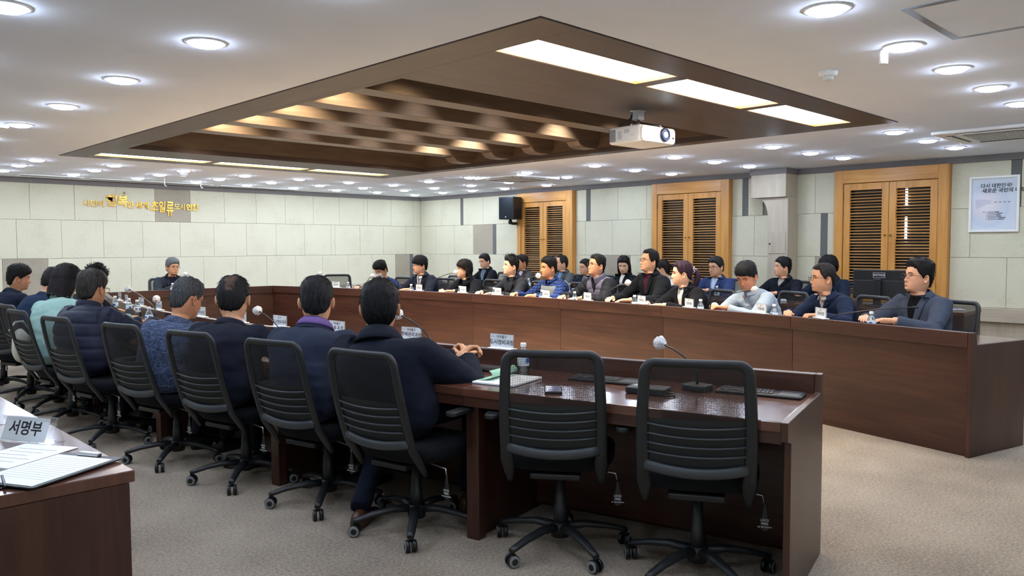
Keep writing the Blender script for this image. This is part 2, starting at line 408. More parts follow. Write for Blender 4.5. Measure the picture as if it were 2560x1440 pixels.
wr = struct(MB().b2((XW, YF-.1, 0), (XW+.1, YW+.1, CEIL+.1)).obj('wall_right', M_BACK))
r1 = seq([YW-.014, 12.93, 12.36, 11.78, 11.70, 11.12, 10.55, 10.19, 10.11], {3: M_SLATE})
r1 += seq([8.79, 8.56, 8.47, 7.90, 7.33, 7.17], {1: M_SLATE})+seq([5.84, 5.68, 5.59, 5.365], {1: M_SLATE})+seq([4.87, 4.62, 4.325])+seq([2.98, 2.37, 2.27, 1.70, 1.13, .56, -.01, -.58, -1.15, YF], {1: M_SLATE})
r2 = seq([YW-.014, 12.55, 11.97, 11.41, 10.85, 10.76, 10.20, 10.11], {3: M_TAN, 4: M_SLATE})
r2 += seq([8.79, 8.58, 8.01, 7.44, 7.17])+seq([5.84, 5.49, 5.14])+seq([4.86, 4.54, 4.45, 4.325], {1: M_SLATE})+seq([2.98, 2.77, 2.2, 1.63, 1.06, .49, -.08, -.65, -1.2, YF])
r3 = seq([YW-.014, 12.73, 12.16, 11.61, 11.04, 10.47, 10.11])
r3 += seq([8.79, 8.21, 7.64, 7.17], {1: M_TAN})+seq([5.84, 5.65, 5.14])+seq([4.86, 4.61, 4.55, 4.325], {1: M_TAN})+seq([2.98, 2.39, 1.82, 1.25, .68, .11, -.46, -1.03, YF])
wall_panels(wr, 'x', [(Z2, Z3, r1), (Z1, Z2, r2), (Z0, Z1, r3)])
wb = struct(MB().b2((XL-.1, YW, 0), (XW+.1, YW+.1, CEIL+.1)).obj('wall_back', M_BACK))
b1 = seq([XL, -.38, .2, .78, 1.36, 1.94, 2.51, 3.09, 3.68, 4.27, 4.85, 5.42, 6.0, 6.58, 7.14, 7.71, 8.27, 8.82, 8.91, 9.48, 10.04, XW-.014], {10: M_TAN})
b2_ = seq([XL, -.56, .02, .6, 1.18, 1.76, 2.33, 2.91, 3.49, 4.07, 4.65, 5.24, 5.81, 6.39, 6.95, 7.52, 8.08, 8.17, 8.73, 9.29, 9.84, XW-.014])
b3 = seq([XL, -.17, .41, .98, 1.56, 2.14, 2.72, 3.30, 3.88, 4.46, 5.04, 5.62, 6.19, 6.76, 7.33, 7.89, 8.45, 9.01, 9.57, 9.94, 10.03, XW-.014], {6: M_TAN, 18: M_TAN, 19: M_SLATE})
wall_panels(wb, 'y', [(Z2, Z3, b1), (Z1, Z2, b2_), (Z0, Z1, b3)])
struct(MB().b2((XL-.1, YF-.1, 0), (XL, YW+.1, CEIL+.1)).obj('wall_left', M_WALLPAINT))
struct(MB().b2((XL-.1, YF-.1, 0), (XW+.1, YF, CEIL+.1)).obj('wall_front', M_WALLPAINT))
# cornice, ledge, wainscot
t2 = struct(MB().b2((XW-.05, YF, 2.325), (XW, YW, CEIL)).obj('trim_2', M_TRIM))
t3 = struct(MB().b2((XL, YW-.05, 2.325), (XW-.05, YW, CEIL)).obj('trim_3', M_TRIM))
t4 = sroot('trim_4')
for lo, hi in ((YF, 4.86), (5.14, YW-.12)):
    MB().b2((XW-.12, lo, .50), (XW, hi, .655)).obj('ledge_board', M_LEDGE, t4, Y_, .003, 1)
MB().b2((XL, YW-.12, .50), (XW, YW, .655)).obj('ledge_board', M_LEDGE, t4, X_, .003, 1)
t5 = sroot('baseboard_right'); t6 = sroot('baseboard_back')
y = YF
while y < YW-.1:
    e = min(y+1.18, YW-.06); MB().b2((XW-.06, y+.003, 0), (XW, e-.003, .497)).obj('wainscot_panel', M_LEDGE, t5, Z_, .002, 1); y += 1.18
x = XL
while x < XW-.1:
    e = min(x+1.18, XW-.06); MB().b2((x+.003, YW-.06, 0), (e-.003, YW, .497)).obj('wainscot_panel', M_LEDGE, t6, Z_, .002, 1); x += 1.18

# ---- shuttered windows on the right wall
slat_prof = [(-.021, -.004), (-.016, -.008), (.014, .003), (.021, .008), (.016, .010), (-.014, .002)]
def shutter(n, y0, y1, l0, l1):
    """casing y0..y1, leaves l0..l1"""
    root = sroot('window_%d' % n); zb, zt, lt = .655, 2.326, 2.155
    MB().b2((XW-.016, y0+.02, zb), (XW-.012, y1-.02, zt-.02)).obj('shade_backing', M_DARKVOID, root)  # dark sheet on the uncut wall, painted as the shade behind the slats
    for a, b in ((y0, l0-.006), (l1+.006, y1)):
        MB().b2((XW-.11, a, zb), (XW-.001, b, zt)).obj('casing', M_OAK, root, Z_, .003, 1)
    MB().b2((XW-.11, l0-.006, lt+.006), (XW-.001, l1+.006, zt)).obj('casing', M_OAK, root, Y_, .003, 1)
    mid = (l0+l1)/2
    for k, (a, b) in enumerate(((l0, mid-.002), (mid+.002, l1))):
        fr = MB(); s = .082; x0, x1 = XW-.095, XW-.055
        fr.b2((x0, a, zb+.01), (x1, a+s, lt)); fr.b2((x0, b-s, zb+.01), (x1, b, lt)); fr.b2((x0, a+s, lt-.085), (x1, b-s, lt)); fr.b2((x0, a+s, zb+.01), (x1, b-s, zb+.10))
        leaf = fr.obj('shutter_leaf', M_OAK, root, Z_, .004, 2)
        ln = b-a-2*s
        sb = MB(); Ms = axes((1, 0, 0), (0, 0, 1), (0, -1, 0)); sb.prism(slat_prof, -ln/2, ln/2, 0, Ms)
        sme = sb.mesh('slat', [M_SLAT], Y_); z = zb+.125
        while z < lt-.095:
            o = addo('slat', sme, leaf, 0, 1, (XW-.073, (a+b)/2, z)); o.rotation_euler = (0, R(random.uniform(-9, 7)), 0); z += .037
        ky = b-.03 if k == 0 else a+.03
        kn = MB().lathe([(.004, 0), (.004, .012), (.011, .016), (.012, .024), (.006, .03)], 12, 0, Matrix.Translation((x0, ky, 1.50)) @ Matrix.Rotation(R(-90), 4, 'Y'))
        kn.obj('knob', M_BRASS, leaf)
        hy = a-.004 if k == 0 else b+.004
        for hz in (zb+.25, 2.0): MB().tube([(x0-.004, hy, hz-.045), (x0-.004, hy, hz+.045)], .007, 8).obj('hinge', M_BRASS, leaf)
    return root
shutter(1, 8.79, 10.11, 8.94, 10.02); shutter(2, 5.84, 7.17, 5.976, 7.068); w3 = shutter(3, 2.98, 4.325, 3.10, 4.21)
MB().b2((XW-.020, 3.462, 1.86), (XW-.017, 3.487, 2.06)).b2((XW-.020, 3.462, 1.45), (XW-.017, 3.487, 1.72)).obj('daylight_gap', emis('daylight_sliver', '#ffffff', 6.0), w3)

# ---- column with flared capital on the right wall
col = sroot('trim_5')
MB().b2((9.90, 4.868, 2.02), (XW, 5.368, CEIL-.001)).obj('capital', M_LEDGE, col, Z_, .002, 1)
MB().b2((9.885, 4.853, 2.325), (XW, 5.383, CEIL-.001)).obj('capital_cornice', M_TRIM, col, Z_, .002, 1)
pf = [(4.86, 0), (5.14, 0), (5.14, 1.72)]
for k in range(1, 9):
    a = k/8*PI/2; pf.append((5.14+.16*(1-math.cos(a)), 1.72+.30*math.sin(a)))
pf += [(4.86, 2.02)]
MB().prism(pf, 9.95, XW, 0, axes((0, 1, 0), (0, 0, 1), (1, 0, 0))).obj('shaft', M_LEDGE, col, Z_, .002, 1)
dp = MB().b2((9.942, 4.885, 1.27), (9.951, 5.12, 1.555)).obj('service_door', M_LEDGE, col, Z_, .0015, 1)
MB().ball((9.935, 5.105, 1.40), .012, 0).obj('knob', M_BLK, dp)

# ================================================================== CEILING FITTINGS
GR = 'recessed downlights in the white ceiling'
dl_pts = [(.86, 3.9), (1.72, 3.9), (1.72, 5.1), (1.73, 6.32), (1.73, 7.51), (3.41, 1.5), (4.32, 1.5), (5.08, 1.49), (5.87, 1.49), (6.67, 1.5),
 (2.54, 10.36), (3.39, 10.38), (4.29, 10.5), (5.22, 10.66), (6.08, 10.66), (6.96, 10.68), (7.80, 10.66), (8.72, 10.72), (9.62, 10.74),
 (2.54, 11.15), (3.41, 11.2), (4.28, 11.3), (5.2, 11.45), (6.07, 11.5), (6.94, 11.52), (7.78, 11.5), (8.66, 11.5), (9.57, 11.52),
 (2.55, 12.02), (3.40, 12.05), (4.26, 12.08), (5.16, 12.16), (6.02, 12.22), (6.9, 12.3), (7.73, 12.26), (8.6, 12.26), (9.59, 12.4),
 (7.51, 2.66), (8.37, 2.66), (9.17, 2.64), (7.69, 3.93), (8.53, 3.91), (9.28, 3.86), (7.75, 5.16), (8.55, 5.12), (9.36, 5.1),
 (7.80, 6.38), (8.68, 6.41), (9.50, 6.38), (7.86, 7.64), (8.79, 7.72), (9.55, 7.61), (7.78, 8.74), (8.81, 8.96), (9.70, 8.97), (7.78, 9.69), (8.80, 9.85), (9.70, 9.97),
 (.86, 5.1), (.86, 6.32), (.86, 7.51), (.86, 2.7), (1.72, 2.7), (.0, 3.9), (.0, 6.32), (1.72, 1.5), (2.55, 1.5), (1.7, 8.7), (.86, 8.7), (1.7, 10.3), (.86, 10.3), (1.7, 12.0), (.86, 12.0),  # from here on: out-of-view downlights, added for light balance along the grid
 (1.72, .2), (3.41, .2), (5.08, .2), (6.67, .2), (8.37, 1.3), (8.37, .1), (7.5, 1.3), (9.2, 1.3), (0, 1.5), (0, .2)]
r0 = thing('downlight', 'round white recessed downlight glowing in the painted ceiling', 'ceiling light', (0, 0, 0), 0, GR)
MB().lathe([(.078, 0), (.098, 0), (.099, -.003), (.094, -.006), (.080, -.006), (.076, -.002)], 28).obj('trim_ring', M_WHITEP, r0)
MB().lathe([(.078, -.001), (.0755, -.011), (.064, -.019), (.040, -.024), (.001, -.026)], 28).obj('lens', M_LENS, r0)
CHILD[r0.name] = [o for o in bpy.data.objects if o.parent == r0]
for i, (x, y) in enumerate(dl_pts):
    if i > 57: lb = 'added unseen round downlight over the side of the room by the entrance wall'
    elif x < 2: lb = 'round downlight in the single line over the sign-in desk side'
    elif y < 2 and x < 7: lb = 'round downlight in the line between projector field and hatch'
    elif y > 10.2: lb = 'round downlight in the rows along the lettered wall, %s row' % ('inner' if y < 10.9 else ('middle' if y < 11.8 else 'wall-side'))
    else: lb = 'round downlight in the rows along the shuttered wall, %s row' % ('inner' if x < 8.1 else ('middle' if x < 9. else 'wall-side'))
    if i == 0: r0.location = (x, y, CEIL); r0['label'] = lb
    else: copy_tree(r0, (x, y, CEIL), None, None, lb)
# long diffusers in the wooden field
k = 0
NMS = {0: 'by the projector', 1: 'beside the lettered wall'}
ORD = ('beside the left downlights', 'in the middle of its row', 'towards the shuttered wall')
for q, (y0, y1) in enumerate((LBN, LBF)):
    for j, (x0, x1) in enumerate(LBX):
        t = thing('ceiling_lightbox', 'long glowing diffuser panel %s, %s' % (NMS[q], ORD[j]), 'ceiling light', ((x0+x1)/2, (y0+y1)/2, CEIL), 0, 'long diffusers in the wooden ceiling')
        w, d = (x1-x0)/2, (y1-y0)/2
        MB().b2((-w, -d, .020), (w, d, .026)).obj('diffuser', M_BOX, t)
        fr = MB()
        for a, b in (((-w, -d, 0), (w, -d+.006, .03)), ((-w, d-.006, 0), (w, d, .03)), ((-w, -d+.006, 0), (-w+.006, d-.006, .03)), ((w-.006, -d+.006, 0), (w, d-.006, .03))): fr.b2(a, b)
        fr.obj('edge_frame', M_OAK, t, X_)
# spots inside the coffer
sp0 = None
for yi, y in enumerate((4.36, 5.2, 5.89, 6.56, 7.23, 8.06)):
    for xi, x in enumerate((3.34, 4.25, 5.15, 6.05)):
        t = thing('coffer_spot', 'small warm spotlight set between the coffer beams', 'spotlight', (x, y, CT), 0, 'spotlights hidden in the coffer')
        MB().lathe([(.022, 0), (.036, 0), (.036, -.01), (.024, -.01)], 16).obj('ring', M_WHITEP, t)
        end = xi in (0, 3)
        MB().lathe([(.001, -.006), (.022, -.006), (.022, -.001)], 16).obj('lens', emis('coffer_lens', '#ffe2b8', 12) if False else M_BOX, t)
        ld = bpy.data.lights.new('spot', 'SPOT'); ld.energy = SPOT_W*(7.0 if end else 1.0); ld.color = (1, .84, .58) if xi == 0 else ((1, .90, .72) if end else (1, .97, .95))
        ld.spot_size = R(92); ld.spot_blend = .9; ld.shadow_soft_size = .03
        lo = bpy.data.objects.new('spot_beam', ld); COL.objects.link(lo); lo.parent = t; lo.location = (0, 0, -.02); lo.rotation_euler = (0, R(-16) if xi == 0 else 0, 0)
# air-conditioner cassettes
def cassette(loc, rz, w, d, label):
    t = thing('ceiling_cassette', label, 'air conditioner', loc, rz)
    MB().b2((-w, -d, -.03), (w, d, 0)).obj('panel', M_WHITEP, t, None, .012, 3)
    gl = MB(); gl.b2((-w*.56, -d*.56, -.037), (w*.56, d*.56, -.03)); gl.obj('intake_grille', plain('grille_grey', '#9a9d9d', .6), t, None, .004, 1)
    sl = MB()
    for i in range(-7, 8): sl.b2((-w*.54, i*d*.075-.004, -.041), (w*.54, i*d*.075+.004, -.037))
    sl.obj('grille_slats', M_WHITEP, t)
    for s in (-1, 1):
        MB().b2((-w*.6, s*d*.78-.028, -.034), (w*.6, s*d*.78+.028, -.030)).obj('air_slot', M_BLK2, t)
        MB().b2((s*w*.8-.028, -d*.6, -.034), (s*w*.8+.028, d*.6, -.030)).obj('air_slot', M_BLK2, t)
        MB().box((0, s*d*.80, -.037), (w*1.16, .05, .004)).obj('louvre', M_WHITEP, t)
        MB().box((s*w*.82, 0, -.037), (.05, d*1.16, .004)).obj('louvre', M_WHITEP, t)
cassette((8.35, 8.32, CEIL), 0, .45, .45, 'white square ceiling cassette near the black wall speaker')
cassette((8.25, 1.98, CEIL), 0, .47, .47, 'white square ceiling cassette near the framed poster')
cassette((1.2, 8.05, CEIL), 0, .47, .47, 'white square ceiling cassette past the single row of downlights')
def hatch(loc, w, d, label, open_=False):
    t = thing('access_hatch', label, 'hatch', loc)
    fr = MB(); e = .035
    for a, b in (((-w, -d), (w, -d+e)), ((-w, d-e), (w, d)), ((-w, -d+e), (-w+e, d-e)), ((w-e, -d+e), (w, d-e))): fr.b2((a[0], a[1], -.004), (b[0], b[1], 0))
    fr.obj('frame', plain('hatch_aluminium', '#8d959d', .4, .6), t); MB().b2((-w+e, -d+e, -.003), (w-e, d-e, 0)).obj('door', M_CEIL, t)
hatch((4.0, 1.0, CEIL), .36, .28, 'large square ceiling hatch with a grey metal frame')
hatch((7.72, 9.22, CEIL), .22, .22, 'thin-framed ceiling hatch beside the cassette near the speaker')
# slot diffusers by the lettered wall
for x0, x1, y, lb in ((2.85, 3.65, 12.55, 'dark slot diffuser above the first lettering panel'), (3.75, 5.6, 12.62, 'long pale slot diffuser with two hanging hooks'), (5.75, 7.2, 12.7, 'slim slot diffuser beyond the lettering')):
    t = thing('slot_diffuser', lb, 'air diffuser', ((x0+x1)/2, y, CEIL)); w = (x1-x0)/2
    MB().b2((-w, -.09, -.012), (w, .09, 0)).obj('frame', M_WHITEP, t, None, .003, 1)
    MB().b2((-w+.03, -.05, -.014), (w-.03, -.02, -.012)).b2((-w+.03, .02, -.014), (w-.03, .05, -.012)).obj('slot', M_BLK2, t)
for x, lb in ((4.52, 'small white hanging hook over the word painted largest'), (5.05, 'small white hanging hook over the middle of the lettering')):
    MB().tube([(0, 0, 0), (0, 0, -.10), (.012, 0, -.125), (.03, 0, -.12)], .007, 8).obj('ceiling_hook', M_WHITEP, None, None, 0, 1, (x, 11.75, CEIL))
    tag(bpy.data.objects[-1] if False else [o for o in COL.objects if o.name.startswith('ceiling_hook')][-1], lb, 'hook')
def detector(x, y, lb, r=.055):
    t = thing('smoke_detector', lb, 'detector', (x, y, CEIL))
    MB().lathe([(r, 0), (r, -.014), (r*.86, -.03), (r*.8, -.032)], 20).obj('base', M_WHITEP, t); MB().lathe([(r*.6, -.03), (r*.55, -.05), (r*.3, -.056)], 16).obj('sensor_head', plain('offwhite_plastic', '#d5d8d2', .5), t)
detector(4.62, 2.02, 'round smoke detector near the downlight with a tube'); detector(4.45, 10.9, 'small smoke detector among downlights by the lettered wall')
tb = MB().lathe([(.021, 0), (.022, -.07), (.019, -.075)], 14).obj('ceiling_sensor', M_WHITEP, None, None, 0, 1, (4.33, 1.60, CEIL)); tag(tb, 'short white tube sensor hanging beside a downlight', 'sensor')

# ---- projector
pj = thing('projector', 'white ceiling projector with a glowing blue lens', 'projector', (4.90, 3.56, 2.135), R(-92))
def rbox(w, d, hgt, r, n=5):
    p = []
    for cx, cy, a0 in ((w/2-r, d/2-r, 0), (-w/2+r, d/2-r, 90), (-w/2+r, -d/2+r, 180), (w/2-r, -d/2+r, 270)):
        for i in range(n+1): a = R(a0+90*i/n); p.append((cx+r*math.cos(a), cy+r*math.sin(a)))
    return p
# local +X is the lens direction
MB().prism(rbox(.31, .41, 0, .03), 0, .125).obj('body', M_WHITEP, pj, None, .02, 4)
MB().prism(rbox(.40, .115, 0, .03), .0, .022, 0, axes((0, 1, 0), (0, 0, 1), (1, 0, 0), (.142, 0, .062))).obj('front_bezel', plain('pearl_white', '#f2f2ef', .3), pj, None, .004, 2)
ln = MB().lathe([(.048, 0), (.052, .012), (.047, .022), (.040, .014)], 28, 0, axes((0, 1, 0), (0, 0, 1), (1, 0, 0), (.163, .06, .066))).obj('lens_barrel', plain('dark_blue_barrel', '#1a2d55', .25), pj)
MB().lathe([(.001, .016), (.02, .015), (.038, .008)], 24, 0, axes((0, 1, 0), (0, 0, 1), (1, 0, 0), (.163, .06, .066))).obj('lens_glass', plain('blue_lens_glass', '#28508c', .05, 0, .8, '#3a72c8', .7), ln)
MB().lathe([(.001, .004), (.012, .003), (.02, 0)], 20, 0, axes((0, 1, 0), (0, 0, 1), (1, 0, 0), (.180, .066, .066))).obj('lamp_glow', emis('projector_beam', '#dff6ff', 14), ln)
vt = MB()
for i in range(12): vt.b2((-.145+.0, -.2065, .018+i*.0075), (-.08, -.2045, .0215+i*.0075))
vt.obj('vent', M_BLK2, pj)
MB().b2((.0, -.2062, .07), (.05, -.2048, .10)).b2((.06, -.2062, .05), (.10, -.2048, .055)).b2((-.06, -.2062, .03), (-.02, -.2048, .09)).obj('rating_sticker', plain('sticker_grey', '#c3c8cf', .6), pj)
MB().lathe([(.001, .003), (.008, .002), (.008, 0)], 12, 0, axes((0, 1, 0), (0, 0, 1), (1, 0, 0), (.164, .172, .05))).obj('sensor_window', M_BLK, pj)
br = MB().b2((-.06, -.035, .19), (.0, .035, .262)).b2((-.075, -.05, .257), (.015, .05, .263)).obj('ceiling_bracket', M_CHROME, pj, None, .003, 1)
MB().tube([(-.03, 0, .12), (-.03, 0, .195)], .014, 10).obj('stem', M_CHROME, br)
ar = MB()
for a in (20, 110, 200, 290): ar.tube([(-.03, 0, .150), (-.03+.17*math.cos(R(a)), .17*math.sin(R(a)), .140), (-.03+.175*math.cos(R(a)), .175*math.sin(R(a)), .122)], .008, 6)
ar.obj('mount_arm', M_CHROME, br)
MB().tube([(-.15, -.1, .11), (-.13, -.08, .16), (-.08, -.03, .20), (-.06, -.02, .25)], .009, 8).obj('cable', M_BLK, pj)

# ---- loudspeaker on the right wall
sk = thing('wall_speaker', 'black loudspeaker on a swivel bracket between wall panels', 'speaker', (9.96, 10.10, 1.84), R(8))
MB().b2((-.13, -.165, .02), (.13, .165, .42)).obj('cabinet', M_BLK, sk, None, .012, 3)
MB().b2((-.138, -.15, .035), (-.13, .15, .405)).obj('grille', cloth('speaker_grille', '#22262a', '#16191c', 400), sk, None, .004, 1)
MB().lathe([(.001, .002), (.012, .002), (.013, 0)], 16, 0, axes((0, 1, 0), (0, 0, 1), (-1, 0, 0), (-.138, 0, .06))).obj('badge', M_CHROME, sk)
MB().tube([(0, 0, .03), (0, 0, -.02), (.06, 0, -.05), (.28, 0, -.05)], .026, 10).ball((0, 0, -.03), .04, 0).obj('swivel_bracket', M_BLK, sk)
MB().b2((.255, -.05, -.13), (.275, .05, .05)).obj('wall_plate', M_BLK, sk, None, .004, 1)
MB().tube([(.13, -.13, .38), (.2, -.15, .42), (.235, -.16, .50), (.235, -.16, .56)], .006, 6).obj('cable', M_BLK, sk)

# ---- framed poster
po = thing('framed_poster', 'white framed pale blue poster with brush lettering on wall', 'poster', (XW-.014, 2.532, 1.838))
fr = MB(); w, hh = .252, .318
for a, b in (((-.03, -w, -hh), (0, -w+.026, hh)), ((-.03, w-.026, -hh), (0, w, hh)), ((-.03, -w+.026, hh-.026), (0, w-.026, hh)), ((-.03, -w+.026, -hh), (0, w-.026, -hh+.026))): fr.b2(a, b)
fr.obj('frame', plain('white_frame', '#e8e6de', .45), po, None, .003, 1)
pm = NT('poster_print'); tc = pm.n('ShaderNodeTexCoord'); gr = pm.n('ShaderNodeTexGradient', gradient_type='SPHERICAL')
mp = pm.n('ShaderNodeMapping'); mp.inputs['Location'].default_value = (0, -.26, .05); mp.inputs['Scale'].default_value = (2.2, 4.2, 3.6); mp.vector_type = 'POINT'
pm.l(tc.outputs['Object'], mp.inputs[0]); pm.l(mp.outputs[0], gr.inputs[0])
rp = pm.ramp(gr.outputs[0], [(0., '#ccd2da'), (.15, '#c2ccd8'), (.6, '#d8d3d8'), (1., '#e2dee0')]); pm.l(rp.outputs[0], pm.b.inputs['Base Color']); pm.set(Roughness=.12)
MB().b2((-.012, -w+.026, -hh+.026), (-.002, w-.026, hh-.026)).obj('print', pm.m, po)
PM = axes((0, -1, 0), (0, 0, 1), (-1, 0, 0))
def on_poster(body, size, y, z, off=0, shear=0, al='LEFT', col=M_INK, sp=1.0):
    me = text_mesh(body, size, col, .0003, shear, off, al, sp); o = addo('lettering', me, po); o.matrix_local = Matrix.Translation((-.0128, y, z)) @ PM; return o
on_poster('다시 대한민국!', .052, .14, .205, .0012, .12); on_poster('새로운 국민의 나라', .054, .125, .150, .0014, .12)
for i in range(4): MB().b2((-.0135, -.005-i*.045, .018), (-.0122, -.027-i*.045, .024)).obj('caption_dash', M_INK, po)
MB().b2((-.0135, .075, -.185), (-.0122, .0765, -.085)).obj('rule_line', M_INK, po)
for i, l in enumerate((.115, .15, .13, .14, .18, .165)):
    MB().b2((-.0135, .062, -.092-i*.0165), (-.0122, .062-l*.58, -.087-i*.0165)).b2((-.0135, .062-l*.62, -.094-i*.0165), (-.0122, .062-l, -.085-i*.0165)).obj('caption_line', plain('print_navy', '#3c4356', .7), po)
MB().b2((-.0135, .112, -.092), (-.0122, .085, -.088)).obj('caption_dash', M_INK, po)
for i in range(13):
    a0 = R(100+i*1.0); rr = .055+i*.0115; pts = []
    for j in range(9):
        a = R(150+j*(5.5-.1*i)+i*1.5); pts.append((-.0128, -.02-rr*math.cos(a)*1.05-.0, .075+rr*math.sin(a)*.9-.06+(.0 if j else 0)))
    MB().tube([(p[0], -p[1]+.03 if False else p[1], p[2]) for p in pts if abs(p[1]) < .215], .0010, 4).obj('printed_arc', plain('print_violet', '#7f86b5', .6), po)
# ---- gold lettering on the back wall
wl = thing('wall_lettering', 'gold metal lettering fixed to the cream panelled wall', 'lettering', (4.66, YW-.016, 2.06))
TM = axes((1, 0, 0), (0, 0, 1), (0, -1, 0))
# glyph, centre x, centre z, size, shear, weight
for ch, x, z, sz, sh, of, sx in (('시', 3.834, 2.048, .112, .0, .0012, 1), ('민', 3.941, 2.047, .112, 0, .0012, 1), ('이', 4.043, 2.046, .112, 0, .0012, 1), ('행', 4.19, 2.095, .195, .10, .004, .98), ('복', 4.352, 2.09, .205, .12, .004, .82), ('한', 4.474, 2.044, .112, 0, .0012, 1),
    ('세', 4.598, 2.043, .112, 0, .0025, 1), ('계', 4.70, 2.042, .112, 0, .0025, 1), ('초', 4.835, 2.030, .185, .10, .004, .80), ('일', 4.955, 2.022, .195, .10, .004, .66), ('류', 5.075, 1.992, .265, .12, .004, .50), ('도', 5.195, 2.038, .108, 0, .001, 1), ('시', 5.29, 2.037, .108, 0, .001, .9), ('인', 5.394, 2.037, .112, 0, .0045, 1), ('천', 5.497, 2.036, .112, 0, .0045, 1)):
    me = text_mesh(ch, sz, M_GOLD, .006, sh, of); o = addo('letter', me, wl)
    o.matrix_local = Matrix.Translation((x-4.66, -.010, z-2.06)) @ TM @ Matrix.Diagonal((sx, 1, 1, 1))
fw = MB()
for i in range(5): a = 2*PI*i/5; fw.ball((.015*math.cos(a), -.008, .015*math.sin(a)), (.008, .006, .008), 0, 8, 6)
fw.obj('flower_mark', M_GOLD, wl, None, 0, 1, (4.385-4.66, -.0, 2.235-2.06))
# ================================================================== CONFERENCE DESKS (an oval of straight units)
def wid(Y): return 1.10+.70*(1-((Y-6.2)/4.7)**2)
def dwid(Y): return -1.4*(Y-6.2)/22.09
YS = [1.52, 2.88, 4.27, 5.66, 7.06, 8.45, 9.75, 10.75]
PL = [Vector((4.52-wid(y), y)) for y in YS]+[Vector((4.52, 10.78))]+[Vector((4.52+wid(y), y)) for y in reversed(YS)]
NP = len(PL)
def perp(d): d = d.normalized(); return Vector((-d.y, d.x))
MIT = []
for i in range(NP):
    if i == 0: n = perp(PL[1]-PL[0])
    elif i == NP-1: n = perp(PL[-1]-PL[-2])
    else:
        a, b = perp(PL[i]-PL[i-1]), perp(PL[i+1]-PL[i]); n = (a+b).normalized(); n = n/max(.5, n.dot(a))
    MIT.append(n)
def dp_(k, off, z, base): p = PL[k]+MIT[k]*off; return Vector((p.x, p.y, z))-base
def desk_piece(k, o0, o1, z0, z1, base, gap=.0015, o0t=None, o1t=None):
    """prism along unit k between offsets o0..o1 and heights z0..z1"""
    o0t = o0 if o0t is None else o0t; o1t = o1 if o1t is None else o1t
    d = (PL[k+1]-PL[k]).normalized()*gap; d = Vector((d.x, d.y, 0))
    a, b = k, k+1
    P = [dp_(a, o0, z0, base)+d, dp_(b, o0, z0, base)-d, dp_(b, o1, z0, base)-d, dp_(a, o1, z0, base)+d,
         dp_(a, o0t, z1, base)+d, dp_(b, o0t, z1, base)-d, dp_(b, o1t, z1, base)-d, dp_(a, o1t, z1, base)+d]
    mb = MB(); mb.hexa([P[i] for i in (0, 1, 2, 3, 4, 5, 6, 7)]); return mb
DT = .725; DR = .812          # worktop and rail heights
ords = ['first', 'second', 'third', 'fourth', 'fifth', 'sixth', 'seventh']
